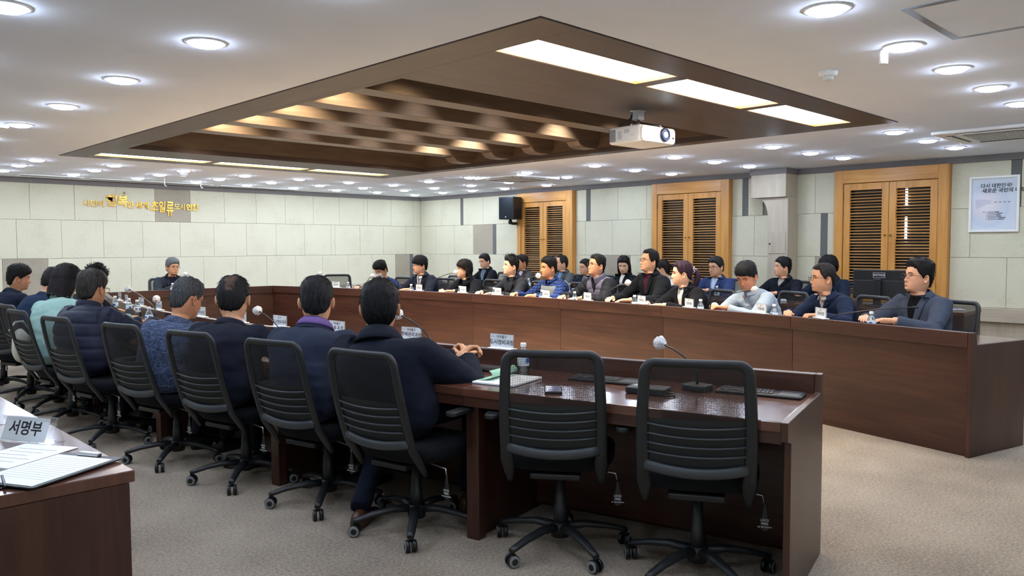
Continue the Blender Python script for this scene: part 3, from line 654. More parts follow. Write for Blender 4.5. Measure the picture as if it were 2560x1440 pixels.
for k in range(NP-1):
    m = (PL[k]+PL[k+1])/2; base = Vector((m.x, m.y, 0)); g = (PL[k+1]-PL[k]).to_3d().normalized()
    if k < 7: lb = 'walnut desk unit under the men seen from behind, %s from its open end' % ords[k]
    elif k < 9: lb = 'walnut desk unit at the head of the oval, %s half' % ('left' if False else ('green-bottle' if False else ('speaker-side' if k == 8 else 'row-end')))
    else: lb = 'walnut desk unit before the row facing the room, %s from its open end' % ords[NP-2-k]
    if k == 7: lb = 'walnut desk unit at the head of the oval, joining the backs-turned row'
    if k == 8: lb = 'walnut desk unit at the head of the oval, joining the room-facing row'
    t = thing('conference_desk', lb, 'desk', (m.x, m.y, 0), 0, 'desk units of the oval conference table')
    desk_piece(k, .028, .048, 0, .715, base).obj('front_panel', M_DESK, t, g, .0015, 1)
    desk_piece(k, .0, .052, .712, DR, base, .001).obj('top_rail', M_DESK, t, g, .003, 2)
    desk_piece(k, .052, .70, DT-.04, DT, base, .001).obj('worktop', M_DESKTOP, t, g, .003, 2)
    if k not in (6, 7, 8, 9):
        desk_piece(k, .665, .695, DT-.085, DT-.04, base, .001).obj('edge_apron', M_DESK, t, g)
    # support panel at the far-from-open-end side and the open ends
    ends = []
    if k <= 6: ends = [k+1]
    elif k >= 9: ends = [k]
    for e in ends:
        d = (PL[k+1]-PL[k]).normalized()*(.02)*(-1 if e == k+1 else 1); d = Vector((d.x, d.y, 0))
        A = [dp_(e, .05, 0, base)+d*.02, dp_(e, .60, 0, base)+d*.02]; n2 = Vector((d.x, d.y, 0))*1.6
        mb = MB(); mb.hexa([A[0], A[1], A[1]+n2, A[0]+n2]+[p+Vector((0, 0, DT-.042)) for p in (A[0], A[1], A[1]+n2, A[0]+n2)])
        mb.obj('support_panel', M_DESK, t, Z_, .002, 1)
        A = [dp_(e, .60, 0, base)-d*.6, dp_(e, .66, 0, base)-d*.6]; n2 = d*3.4
        mb = MB(); mb.hexa([A[0], A[1], A[1]+n2, A[0]+n2]+[p+Vector((0, 0, DT-.042)) for p in (A[0], A[1], A[1]+n2, A[0]+n2)])
        mb.obj('leg', M_DESK, t, Z_, .003, 1)
    if k in (0, NP-2):
        e = 0 if k == 0 else NP-1; d = (PL[1]-PL[0]).normalized() if k == 0 else (PL[-2]-PL[-1]).normalized(); d = Vector((d.x, d.y, 0))
        pr = [(-.001, 0), (-.001, DR+.001), (.054, DR+.001), (.066, DT+.008), (.72, DT+.003), (.72, DT-.07), (.66, DT-.085), (.66, 0)]
        mb = MB(); A = [dp_(e, o, z, base)-d*.027 for o, z in pr]; n = len(A); q = mb.vs(A+[p+d*.026 for p in A])
        mb.face([q+i for i in range(n)]); mb.face([q+n+i for i in range(n-1, -1, -1)])
        for i in range(n): j = (i+1) % n; mb.face((q+j, q+i, q+n+i, q+n+j))
        mb.obj('end_panel', M_DESK, t, Z_, .002, 1)
    if k < 2:   # cupboard fronts under the worktop
        mb = desk_piece(k, .05, .10, .03, .66, base, .03); mb.obj('modesty_panel', M_DESK, t, g, .002, 1)

# ---- straight desks for the second row, and the sign-in desks in the foreground
def straight_desk(x0, x1, y0, y1, label, group=None, front='-x', zt=.725):
    t = thing('straight_desk', label, 'desk', ((x0+x1)/2, (y0+y1)/2, 0), 0, group); w, d = (x1-x0)/2, (y1-y0)/2
    MB().b2((-w, -d, zt-.035), (w, d, zt)).obj('worktop', M_DESKTOP, t, Y_, .003, 2)
    for s in (-1, 1): MB().b2((-w+.015, s*(d-.002), 0), (w-.015, s*(d-.03), zt-.036)).obj('side_panel', M_DESK, t, Z_, .002, 1)
    sx = -1 if front == '-x' else 1
    MB().b2((sx*(w-.02), -d+.031, .03), (sx*(w-.04), d-.031, zt-.036)).obj('front_panel', M_DESK, t, Y_, .002, 1)
    return t
yy = [2.30, 3.90, 5.45, 7.0, 8.55, 10.1, 11.3]
wh = ['bearing the black monitor', 'next to the monitor desk', 'in front of the blazer man with glasses', 'in front of the woman looking down', 'before the grey-jacketed men', 'at the corner end of the second row']
for i in range(6): straight_desk(8.38, 8.95, yy[i]+.002, yy[i+1]-.002, 'dark brown second-row desk %s' % wh[i], 'second row desks')
straight_desk(.12, .82, 2.415, 3.39, 'walnut sign-in desk with papers and a name stand', None, '-x')
straight_desk(.12, .82, 3.396, 5.0, 'walnut desk butted against the sign-in desk', None, '-x')

# ================================================================== SWIVEL CHAIR (local +Y is forward)
def make_chair(rec=.125, up_z=0.0):
    t = thing('swivel_chair', 'black mesh-backed swivel chair', 'chair')
    # back frame: upright profile (y, z) and half width per height
    def yb(z): u = (z-.42)/.52; return -.238-rec*u-.018*math.sin(PI*min(max(u, 0), 1))-.012*u*u
    def hw(z):
        u = (z-.40)/.54; return .212-.012*u*u+.006*math.sin(PI*u) if u < .92 else .212-.012*u*u
    fr = MB(); NZ = 16
    pts = []; rad = []
    def upr(s, i):
        z = .335+(.862-.335)*i/NZ; y = yb(z)
        if z < .46: y += (.46-z)*.45
        return (s*(hw(max(z, .4))-.012), y, z), (.027-.005*(i/NZ) if z > .46 else .031-.018*min(1, (.46-z)/.125)**2, .012)
    for i in range(NZ+1): p, r = upr(-1, i); pts.append(p); rad.append(r)
    xe = hw(.862)-.012; rc = .044
    for q in range(1, 6):
        a = q/5*PI/2; pts.append((-(xe-rc)-rc*math.cos(a), yb(.862+rc*math.sin(a)), .862+rc*math.sin(a))); rad.append((.022-.004*q/5, .012))
    for i in range(1, 8): u = -1+2*i/8; pts.append((u*(xe-rc), yb(.906)-.010*(1-u*u), .906)); rad.append((.018, .012))
    for q in range(5, 0, -1):
        a = q/5*PI/2; pts.append(((xe-rc)+rc*math.cos(a), yb(.862+rc*math.sin(a)), .862+rc*math.sin(a))); rad.append((.022-.004*q/5, .012))
    for i in range(NZ, -1, -1): p, r = upr(1, i); pts.append(p); rad.append(r)
    fr.tube(pts, rad, 10, 0, up=(1, 0, 0))
    bo = []
    fr.obj('back_frame', M_BLK2, t)
    def surf(z0, z1, n, mi, nm, mat, bow=.018, inset=.0, thick=0):
        P = []; mb = MB(); NU = 10
        for i in range(n+1):
            z = z0+(z1-z0)*i/n; row = []
            for j in range(NU+1):
                u = -1+2*j/NU; row.append((u*(hw(z)-.022), yb(z)-bow*(1-u*u)+inset, z))
            P.append(row)
        k = mb.grid(P)
        for fi in range(len(mb.f)):
            i, j = divmod(fi, NU); mb.uv[fi] = [(P[a][b][0], P[a][b][2]) for a, b in ((i, j), (i, j+1), (i+1, j+1), (i+1, j))]
        return mb.obj(nm, mat, t)
    surf(.69, .897, 4, 0, 'net_upper', M_NET)
    surf(.495, .69, 5, 0, 'net_lower', M_NET2, .018, .002)
    for k in range(4):
        z = .668-.038*k; pts = []
        for j in range(9):
            u = -1+2*j/8; pts.append((u*(hw(z)-.03), yb(z)-.018*(1-u*u)-.006, z-.012*(1-u*u)))
        MB().tube(pts, .0045, 6).obj('back_rib', M_GREYP, t)
    pts = []
    for j in range(11):
        u = -1+2*j/10; pts.append((u*(hw(.49)-.02), yb(.49)-.022*(1-u*u)-.008, .500-.022*(1-u*u)))
    MB().tube(pts, [(.022, .010)]*11, 8, up=(0, 0, 1)).obj('lumbar_bar', M_GREYP, t)
    # seat
    P = []; mb = MB()
    lev = [(.375, .80), (.385, .93), (.41, 1.0), (.440, 1.0), (.457, .95), (.463, .82), (.461, .4), (.459, .02)]
    for z, s in lev:
        row = []
        for j in range(28):
            a = 2*PI*j/28; c, q = math.cos(a), math.sin(a); e = 2/3.6
            x = .245*s*math.copysign(abs(c)**e, c); y = .02+.235*s*math.copysign(abs(q)**e, q); row.append((x, y, z+(.012*(y/.235)**2 if z > .4 and y < 0 else -.012*max(0, (y-.1)/.15)**2)))
        P.append(row)
    mb.grid(P, 0, True); mb.face([len(mb.v)-28+i for i in range(28)], 0, None, True); mb.face([27-i for i in range(28)])
    mb.obj('seat', M_SEATF, t)
    MB().b2((-.10, -.13, .345), (.10, .13, .388)).obj('tilt_mechanism', M_BLK, t, None, .01, 2)
    MB().b2((-.11, -.20, .345), (.11, -.11, .372)).obj('back_bracket', M_BLK, t, None, .008, 2)
    for s in (-1, 1):
        ar = MB(); x = s*.300
        ar.tube([(s*.15, .0, .375), (x-s*.02, .0, .375), (x, -.005, .40), (x+s*.004, -.01, .50), (x, .0, .612)], [(.012, .024), (.013, .026), (.014, .028), (.013, .024), (.012, .03)], 8, up=(0, 0, 1) if False else (1, 0, 0))
        a = ar.obj('armrest', M_BLK, t)
        MB().prism(rbox(.064, .235, 0, .028, 4), 0, .022, 0, Matrix.Translation((x, .0, .608))).obj('arm_pad', M_BLK2, a, None, .006, 2)
    MB().lathe([(.030, .10), (.030, .20), (.026, .205), (.026, .25), (.022, .255), (.022, .35)], 16).obj('gas_column', M_BLK2, t)
    MB().lathe([(.028, .055), (.042, .06), (.048, .105), (.040, .125), (.030, .128)], 18).obj('hub', M_BLK, t)
    for k in range(5):
        a = R(18+72*k); c, s = math.cos(a), math.sin(a)
        sp = MB().tube([(.03*c, .03*s, .105), (.12*c, .12*s, .110), (.22*c, .22*s, .095), (.285*c, .285*s, .078), (.312*c, .312*s, .070)], [(.020, .026), (.017, .024), (.014, .021), (.013, .019), (.012, .016)], 8, up=(0, 0, 1))
        leg = sp.obj('base_spoke', M_BLK2, t)
        px, py = .303*c, .303*s; ra = a+R(50+37*k); ct, st = math.cos(ra), math.sin(ra)
        w = MB().tube([(px, py, .048), (px, py, .075)], .009, 8)
        for q in (-1, 1):
            M = axes((ct, st, 0), (0, 0, 1), (st*q, -ct*q, 0), (px+st*.007*q, py-ct*.007*q, .0285))
            w.lathe([(.0280, 0), (.0285, .012), (.024, .019), (.012, .021)], 18, 0, M)
        cs = w.obj('caster', M_BLK, leg)
        for q in (-1, 1):
            rg = MB(); M = axes((ct, st, 0), (0, 0, 1), (st*q, -ct*q, 0), (px+st*.007*q, py-ct*.007*q, .0285)); rg.lathe([(.0205, .0192), (.0255, .0182), (.0250, .0195), (.0210, .0206)], 18, 0, M)
            rg.obj('caster_ring', M_TYRE, leg)
    MB().tube([(.08, -.06, .365), (.20, -.08, .362), (.255, -.085, .355), (.262, -.088, .325)], .004, 6).obj('lever', M_CHROME, t)
    tg = MB(); tg.prism([(-.004, 0), (-.018, -.085), (-.016, -.105), (0, -.113), (.016, -.105), (.018, -.085), (.004, 0)], -.004, .004, 0, axes((1, 0, 0), (0, 0, 1), (0, -1, 0), (.264, -.090, .325)))
    lt = tg.obj('lever_paddle', M_BLK2, t, None, .002, 1)
    for i, (b, sz) in enumerate((('LOCK', .013), ('FREE', .013), ('UP OR DOWN', .0085))):
        me = text_mesh(b, sz, M_PAPER, .0002); o = addo('printed_text', me, lt); o.matrix_local = Matrix.Translation((.264, -.0946, .258-.014*i)) @ axes((1, 0, 0), (0, 0, 1), (0, -1, 0))
    if up_z:
        for c in t.children:
            if c.name.split('.')[0] not in ('gas_column', 'hub', 'base_spoke', 'armrest'): c.location.z += up_z
    return t
chair0 = make_chair(); chair1 = make_chair(.05, .028)
def reg(o):
    ch = [x for x in bpy.data.objects if x.parent == o]; CHILD[o.name] = ch
    for c in ch: reg(c)
reg(chair0); reg(chair1)
chair_used = {}
def place_chair(x, y, fx, fy, label, group, proto=None):
    rz = math.atan2(-fx, fy); pr = proto or chair0
    if pr.name not in chair_used:
        chair_used[pr.name] = 1; pr.location = (x, y, 0); pr.rotation_euler = (0, 0, rz); o = pr; o['label'] = label
    else: o = copy_tree(pr, (x, y, 0), rz, None, label)
    o['group'] = group; return o
def fac(a): return math.sin(R(a)), math.cos(R(a))
# ================================================================== PEOPLE
HT = np.array([  # z, half width, front y, back y of the head's horizontal sections
 (.1180, .0020, -.004, -.016), (.1165, .0170, .014, -.032), (.111, .0330, .030, -.050), (.100, .0500, .050, -.069), (.082, .0640, .068, -.084), (.055, .0735, .0815, -.0945),
 (.028, .0765, .0865, -.0985), (.010, .0765, .0865, -.0985), (-.008, .0755, .0855, -.0965), (-.026, .0745, .0855, -.0930), (-.045, .0725, .0865, -.0880), (-.062, .0695, .0870, -.0810),
 (-.078, .0640, .0860, -.0740), (-.092, .0585, .0850, -.0700), (-.104, .0520, .0810, -.0680), (-.1125, .0500, .0660, -.0670), (-.119, .0520, .0430, -.0670), (-.128, .0560, .0280, -.0700), (-.140, .0585, .0240, -.0720)])
def htab(ns):
    n = len(HT); s = np.linspace(0, n-1, ns); i = np.clip(s.astype(int), 0, n-2); f = (s-i)[:, None]
    p0, p1, p2, p3 = HT[np.maximum(i-1, 0)], HT[i], HT[i+1], HT[np.minimum(i+2, n-1)]
    return .5*((2*p1)+(-p0+p2)*f+(2*p0-5*p1+4*p2-p3)*f**2+(-p0+3*p1-3*p2+p3)*f**3)
def head_surf(ns, nt, face=True, wj=1.0, wc=1.0):
    tb = htab(ns); t = np.arange(nt)/nt; th = 2*PI*t-(.45*np.sin(2*PI*t) if face else 0)
    z, w, f, b = [tb[:, k][:, None] for k in range(4)]
    w = w*(1+(wc-1)*np.clip((z+.02)/.05, 0, 1)+(wj-1)*np.clip((-z)/.06, 0, 1)); s, c = np.sin(th)[None], np.cos(th)[None]; e = 2/2.25; yc = -.015
    x = w*np.sign(s)*np.abs(s)**e; y = np.where(c >= 0, yc+(f-yc)*np.abs(c)**e, yc-(yc-b)*np.abs(c)**e); z = np.broadcast_to(z, x.shape).copy()
    if face:
        fr = np.clip(c*1.6, 0, 1)*np.ones_like(x); G = lambda a, m, sg: np.exp(-((a-m)/sg)**2)
        nz = np.interp(-z, [-.022, -.008, .010, .028, .038, .0445, .052], [.001, .004, .0095, .0185, .0225, .0140, 0]); ws = np.interp(-z, [-.02, .02, .036, .046], [.0085, .0095, .0145, .0150])
        y = y+fr*(nz*np.exp(-(x/ws)**2))
        y = y-fr*.0085*(G(x, .033, .017)+G(x, -.033, .017))*G(z, .001, .011)
        y = y+fr*.0030*G(z, .022, .010)*G(np.abs(x), .030, .026)
        y = y+fr*.0040*G(np.abs(x), .047, .018)*G(z, -.026, .018)
        y = y+fr*.0050*np.exp(-(x/.021)**2)*(G(z, -.0655, .0055)+G(z, -.0770, .0060))-fr*.0035*np.exp(-(x/.023)**2)*G(z, -.0712, .0028)
        y = y-fr*.0030*np.exp(-(x/.02)**2)*G(z, -.0865, .006)+fr*.0035*np.exp(-(x/.018)**2)*G(z, -.100, .009)
    return np.stack([x, y, z], -1), th
def rot_head(yaw, pitch, roll):
    """yaw: + turns to the person's left; pitch: + looks up; roll: + tilts to the right shoulder"""
    return Matrix.Rotation(R(yaw), 3, 'Z') @ Matrix.Rotation(R(pitch), 3, 'X') @ Matrix.Rotation(R(roll), 3, 'Y')

# ---- hands: wrist at origin, fingers +Y, palm towards -Z, thumb on -X (right hand)
def make_hand(curl, spread=1.0, thumb=0.0, vox=.0042):
    mb = MB()
    for i, (kx, ky, ln, r) in enumerate(((-.030, .088, .070, .0088), (-.0105, .094, .078, .0090), (.0095, .090, .072, .0086), (.0275, .080, .056, .0076))):
        mb.tube([(kx*.45, -.012, 0), (kx*.7, .03, .002), (kx, ky, .003)], [(.017, .015), (.0165, .0135), (.0125, .0112)], 8)
        p = Vector((kx, ky, .003)); a = R(4)+R(curl[0]); pts = [p.copy()]; rr = [r*1.12]; dx = (kx)*.9*spread
        for q, (seg, cu) in enumerate(((.46, curl[1]), (.30, curl[2]), (.24, 0))):
            n = 2
            for _ in range(n):
                p = p+Vector((dx*seg*.5, math.cos(a), -math.sin(a)))*(ln*seg/n); pts.append(p.copy()); rr.append(r*(1.02-.10*q))
            a += R(cu)
        pts.append(p+Vector((0, math.cos(a), -math.sin(a)))*.004); rr.append(r*.55); mb.tube(pts, rr, 8)
    t0 = Vector((-.014, .012, -.006)); t1 = Vector((-.040, .042, -.014-thumb*.02)); t2 = Vector((-.048+thumb*.012, .068, -.018-thumb*.025)); t3 = Vector((-.046+thumb*.022, .090, -.018-thumb*.03))
    mb.tube([t0, (t0+t1)/2, t1, t2, t3, t3+(t3-t2).normalized()*.004], [.014, .0145, .0115, .0105, .0090, .005], 8)
    mb.tube([(0, -.075, .0), (0, -.03, 0), (0, .012, 0)], [(.026, .021), (.026, .0195), (.028, .016)], 10)
    me = remesh(mb, vox, 3, .45); v = np.empty(len(me.vertices)*3); me.vertices.foreach_get('co', v); f = [tuple(p.vertices) for p in me.polygons]; bpy.data.meshes.remove(me)
    return v.reshape(-1, 3), f
HANDS = {'flat': make_hand((8, 14, 10)), 'relaxed': make_hand((28, 30, 18)), 'fist': make_hand((58, 82, 48), .5, 1.0), 'pen': make_hand((42, 46, 22), .4, .8), 'clasp': make_hand((30, 62, 30), .6, .6)}

M_EYEW = plain('eye_white', '#d8d0c8', .35); M_IRIS = plain('eye_iris', '#1c120d', .2); M_LIPS = plain('lips', '#b27a68', .5)
def interp_pts(xs, ys, x): return float(np.interp(x, xs, ys))
def smooth01(a): a = np.clip(a, 0, 1); return a*a*(3-2*a)

def bez(p0, p1, p2, p3, t):
    return p0*(1-t)**3+p1*3*t*(1-t)**2+p2*3*t*t*(1-t)+p3*t**3
TOR = [  # t along spine, half width, front depth, back depth (jacket)
 (-.10, .150, .10, .120), (.0, .185, .135, .135), (.12, .186, .140, .130), (.30, .178, .135, .118), (.50, .192, .128, .120), (.68, .208, .122, .124), (.80, .214, .112, .114), (.875, .200, .098, .102), (.93, .158, .084, .090), (.975, .108, .072, .076), (1.0, .072, .062, .066), (1.05, .058, .056, .058)]
def torso_rings(spine, N, tw, sc, fat, seg=36):
    rows = []; T = np.array(TOR); ts = np.linspace(-.10, 1.05, 26)
    for t in ts:
        c = spine(min(max(t, 0), 1)); e = .01; tn = (spine(min(max(t, 0)+e, 1.0))-spine(max(min(t, 1)-e, 0.0))).normalized()
        if t < 0: c = c+tn*t*.6
        if t > 1: c = c+tn*(t-1)*.6
        w, f, b = [np.interp(t, T[:, 0], T[:, k]) for k in (1, 2, 3)]
        bl = math.exp(-((t-.18)/.25)**2); w *= sc*(1+.10*fat*bl+.05*fat); f *= sc*(1+.45*fat*bl); b *= sc*(1+.08*fat)
        X = Matrix.Rotation(R(tw)*max(0, t), 3, tn) @ Vector((1, 0, 0)); X = (X-tn*X.dot(tn)).normalized(); Y = tn.cross(X)
        row = []
        for j in range(seg):
            a = 2*PI*j/seg; s, q = math.sin(a), math.cos(a); ex = 2/2.5
            row.append(c+X*(w*math.copysign(abs(s)**ex, s))+Y*((f if q > 0 else b)*math.copysign(abs(q)**ex, q)))
        rows.append(row)
    return rows, ts
def ik(S, W, la, lb, pole):
    d = W-S; L = d.length; L2 = min(L, (la+lb)*.995); u = d.normalized(); W = S+u*L2
    a = (la*la-lb*lb+L2*L2)/(2*L2); hh = math.sqrt(max(la*la-a*a, 1e-6)); p = pole-u*pole.dot(u); p = p.normalized()
    return S+u*a+p*hh, W

PNUM = [0]
def person(label, seat, ang, head, hang, hpitch=0, hroll=0, hands=None, htypes=('flat', 'flat'), outfit={}, hair={}, skin='#c79a7f', glasses=None, mask=False, sc=1.0, fat=0.0, hs=1.0, feet=None, group=None, twist=0, sex='m', extra=None, pants='#1c1e26', shoe='#1a1512', wj=1.0, wc=1.0):
    """seat: hip xy in the room; ang/hang: facing of torso/head, degrees from +Y towards +X; head: head centre in the room"""
    PNUM[0] += 1; rnd = random.Random(PNUM[0]*7+1)
    root = thing('person', label, 'person', (seat[0], seat[1], 0), R(-ang), group)
    inv = (Matrix.Translation((seat[0], seat[1], 0)) @ Matrix.Rotation(R(-ang), 4, 'Z')).inverted()
    H = inv @ Vector(head); RH = rot_head(-(hang-ang), hpitch, hroll)
    SK = skinmat('skin_'+skin.strip('#'), skin)
    piv = H+RH @ Vector((0, -.020, -.075))*hs              # base of the skull
    N = Vector((H.x*.82, H.y, H.z-.150*hs)); N.y = piv.y-.024; N.x = piv.x*.9
    P0 = Vector((0, -.015, .56)); L = (N-P0).length
    b1_, b2b = P0+Vector((0, -.035, L*.36)), N-Vector((N.x*.18, (N.y-P0.y)*.42+.03, L*.30))
    spine = lambda t: bez(P0, b1_, b2b, N, t)
    rows, ts = torso_rings(spine, N, twist, sc, fat)
    # arms
    Sh = []
    tn = (spine(.9)-spine(.8)).normalized(); X = Matrix.Rotation(R(twist)*.86, 3, tn) @ Vector((1, 0, 0))
    for s in (-1, 1): Sh.append(spine(.845)+X*s*.182*sc+Vector((0, .006, -.008)))
    if hands is None: hands = [(-.17, .36, .785), (.17, .36, .785)]
    W0 = []
    for hnd in hands:
        W0.append(Vector(hnd[:3]) if len(hnd) == 3 else inv @ Vector(hnd[:3]))
    arms = []
    for i, s in enumerate((-1, 1)):
        if W0[i].z > .74 and not outfit.get('handdir'):      # forearms rest on the desk, elbows forward of the body
            W0[i].y = max(W0[i].y, Sh[i].y+.40*sc); W0[i].z = max(W0[i].z, .795)
        el, wr_ = ik(Sh[i], W0[i], .285*sc, .255*sc, Vector((s*.75, -.15, -.62)))
        arms.append((Sh[i], el, wr_))
    vox = outfit.get('vox', .0115)
    # ---------------- garment
    thick = outfit.get('thick', 1.0); mb = MB(); k = mb.grid([[tuple(p) for p in r_] for r_ in rows], 0, True); n = len(rows[0])
    mb.face([k+i for i in range(n-1, -1, -1)]); mb.face([k+(len(rows)-1)*n+i for i in range(n)])
    slv = outfit.get('sleeve', 1.0)
    for i, (a, e, w) in enumerate(arms):
        s = (-1, 1)[i]; ins = a-X*s*.05; fw = (w-e).normalized(); cuff = w-fw*.012
        pts = [ins, a+Vector((0, 0, .004)), a.lerp(e, .28), a.lerp(e, .6), e.lerp(a, .12), e+(fw-(e-a).normalized())*.0, e.lerp(w, .18), e.lerp(w, .5), e.lerp(w, .8), cuff]
        rr = [.066, .071, .066, .060, .056, .055, .054, .050, .0455, .043]
        mb.tube(pts, [q*sc*thick*(1+.1*fat) for q in rr], 14)
    me = remesh(mb, vox, 5, .5); me.name = 'garment'
    nv = len(me.vertices); co = np.empty(nv*3); me.vertices.foreach_get('co', co); co = co.reshape(-1, 3)
    no = np.empty(nv*3); me.vertices.foreach_get('normal', no); no = no.reshape(-1, 3)
    # folds
    A_ = outfit.get('folds', 1.0); seed = PNUM[0]*3.7; disp = np.zeros(nv); puf = outfit.get('puffer')
    segs = []
    for i, (a, e, w) in enumerate(arms): segs += [(a, e, 0.), (e, w, .3)]
    dmin = np.full(nv, 9.); apar = np.zeros(nv)
    for (a, b, o) in segs:
        a_, b_ = np.array(a), np.array(b); ab = b_-a_; t = np.clip(((co-a_)@ab)/(ab@ab), 0, 1); d = np.linalg.norm(co-(a_+t[:, None]*ab), axis=1); m_ = d < dmin; dmin[m_] = d[m_]; apar[m_] = (t*np.linalg.norm(ab)+o)[m_]
    onarm = smooth01((.085*thick-dmin)/.02)
    elb = np.minimum(*[np.linalg.norm(co-np.array(a[1]), axis=1) for a in arms]); elbf = np.exp(-(elb/.09)**2)
    for q in range(nv):
        x, y, z = co[q]; v = noise.noise(Vector((x*7+seed, y*7, z*13)))*.0075+noise.noise(Vector((x*16, y*16+seed, z*30)))*.0032
        v += elbf[q]*noise.noise(Vector((x*14, y*14, z*46+seed)))*.012
        disp[q] = v*A_
    if puf:
        par = np.where(onarm > .5, apar*1.0, co[:, 2]+.04*np.abs(co[:, 0])); ph = (par/puf) % 1.0; g = np.abs(ph-.5)*2
        disp = disp*.6+.010*(1-g**5)-.004
    co = co+no*disp[:, None]; me.vertices.foreach_set('co', co.ravel()); me.polygons.foreach_set('use_smooth', [True]*len(me.polygons)); me.update()
    me.materials.append(outfit['mat'])
    if 'sleeve_mat' in outfit:
        me.materials.append(outfit['sleeve_mat']); mi = [1 if all(onarm[v] > .35 and abs(co[v][0]-spine(.6).x) > .135*sc for v in p.vertices) else 0 for p in me.polygons]; me.polygons.foreach_set('material_index', mi)
    gar = addo(outfit.get('name', 'jacket'), me, root)
    bvh = BVHTree.FromPolygons([Vector(c) for c in co], [tuple(p.vertices) for p in me.polygons])
    # patches laid on the chest (u right, v up from neck), offset along the surface
    Yf = Vector((0, 1, 0)); zn = N.z
    def lay(u, v, off):
        base = spine(max(0, min(1, 1-(zn-v)/max(.2, (zn-P0.z))))); o = Vector((base.x+u, base.y+.7, v)); hit = bvh.ray_cast(o, Vector((0, -1, 0)))
        if hit[0] is None: return Vector((base.x+u, base.y+.12, v))
        nn = hit[1]; return hit[0]+(nn*.6+Vector((0, .4, 0)))*off
    def patch(name, rowsf, off, mat, parent, nu=6, nvv=10, thick_=.003):
        Pp = []
        for i in range(nvv+1):
            v, u0, u1 = rowsf(i/nvv); Pp.append([lay(u0+(u1-u0)*j/nu, v, off) for j in range(nu+1)])
        m2 = MB(); m2.grid([[tuple(p) for p in r_] for r_ in Pp], 0, flip=False); o = m2.obj(name, mat, parent)
        sd = o.modifiers.new('solid', 'SOLIDIFY'); sd.thickness = thick_; sd.offset = 0; return o
    vd = outfit.get('v', 0)           # depth of the open neck
    if vd:
        vt = zn+.004
        patch('shirt_front', lambda t: (vt-vd*t, -.058*(1-t)**.8-.002, .058*(1-t)**.8+.002), .004, outfit['shirt'], root)
        if 'tie' in outfit: patch('tie', lambda t: (vt-.012-(vd-.014)*t, -.012-.012*t, .012+.012*t), .009, outfit['tie'], root, 3)
        for s in (-1, 1):
            if outfit.get('lapel', 1): patch('lapel', lambda t: (vt+.012-vd*1.05*t, s*(.060*(1-t)**.8+.001), s*(.060*(1-t)**.8+.004+.058*math.sin(PI*min(1, .18+t*.82))**.7)), .0095, outfit.get('lapel_mat', outfit['mat']), gar, 4)
    if outfit.get('buttons'):
        for q in range(outfit['buttons']):
            p = lay(.0, zn-vd-.05-.075*q, .004); b = MB(); b.ball(p, (.008, .004, .008), 0, 8, 6); b.obj('button', outfit.get('button_mat', M_BLK2), gar)
    if outfit.get('zip'): patch('zip', lambda t: (zn-.01-.33*t, -.007, .007), .006, M_BLK, gar, 2, 12)
    # neck frame for collars
    nd = (piv-N).normalized(); nx = (RH @ Vector((1, 0, 0)))*.4+X*.6; nx = (nx-nd*nx.dot(nd)).normalized(); ny = nd.cross(nx)
    def collar(name, mat, r0, r1, h0, h1, gap=28, fold=0, lean=0., parent=root, front=0., th_=.004):
        m2 = MB(); Pp = []; na = 30
        for i in range(5 if not fold else 8):
            t = i/4 if not fold else min(i, 4)/4; row = []
            for j in range(na+1):
                a = R(gap/2+(360-gap)*j/na); fr = (1+math.cos(a))/2
                if not fold or i <= 4: rr, hh = r0+(r1-r0)*t, h0+(h1-h0)*t
                else: q = (i-4)/3; rr, hh = r1+fold*q*.55+.003, h1-fold*q
                hh -= front*fr*(1 if not fold else 1); yo = -lean*(1-fr)*t
                row.append(N+nx*(rr*1.02*math.sin(a))+ny*(rr*1.0*math.cos(a)+yo+.006)+nd*hh)
            Pp.append(row)
        m2.grid([[tuple(p) for p in r_] for r_ in Pp], 0); o = m2.obj(name, mat, parent); sd = o.modifiers.new('solid', 'SOLIDIFY'); sd.thickness = th_; sd.offset = 0
        return o
    if 'shirt' in outfit and outfit.get('shirtcollar', 1): collar('shirt_collar', outfit['shirt'], .068, .0605, -.014, .032, 30, .026, 0, root, .022)
    cl = outfit.get('collar', 'jacket')
    if cl == 'jacket': collar('jacket_collar', outfit.get('collar_mat', outfit['mat']), .080, .076, -.022, .040, 110, .040, 0, gar, .026, .006)
    if cl == 'coat': collar('coat_collar', outfit.get('collar_mat', outfit['mat']), .086, .083, -.026, .056, 70, .066, 0, gar, .03, .009)
    if cl == 'stand': collar('stand_collar', outfit.get('collar_mat', outfit['mat']), .082, .080, -.025, .062, 40, 0, 0, gar, .022, .020)
    if cl == 'turtle': collar('turtle_neck', outfit.get('collar_mat', outfit['mat']), .071, .064, -.02, .050, 1, .030, 0, gar, .012, .008)
    if cl == 'crew': collar('neck_band', outfit.get('collar_mat', outfit['mat']), .070, .064, -.016, .012, 1, 0, 0, gar, .014, .008)
    if cl == 'shirt': collar('shirt_collar', outfit.get('collar_mat', outfit['mat']), .072, .0635, -.014, .038, 26, .030, 0, gar, .022)
    if outfit.get('scarf'): collar('scarf', outfit['scarf'], .077, .071, -.02, .060, 1, .040, 0, root, .020, .014)
    if outfit.get('vest'):
        rw, _ = torso_rings(spine, N, twist, sc*1.085, fat); m2 = MB(); sel = [(t, r_) for t, r_ in zip(_, rw) if -.02 < t < .93]
        Pp = []
        for t, r_ in sel:
            c = sum(r_, Vector())/len(r_); lim = (.165 if t > .62 else 1)*sc; row = []
            for p in r_:
                q = p-c; xx = q.dot(X)
                if abs(xx) > lim: q = q-X*(xx-math.copysign(lim, xx))
                row.append(tuple(c+q))
            Pp.append(row)
        nseg = len(Pp[0])
        k2 = m2.grid(Pp, 0, True); o = m2.obj('vest', outfit['vest'], root)
        if outfit.get('vest_puffer'):
            pass
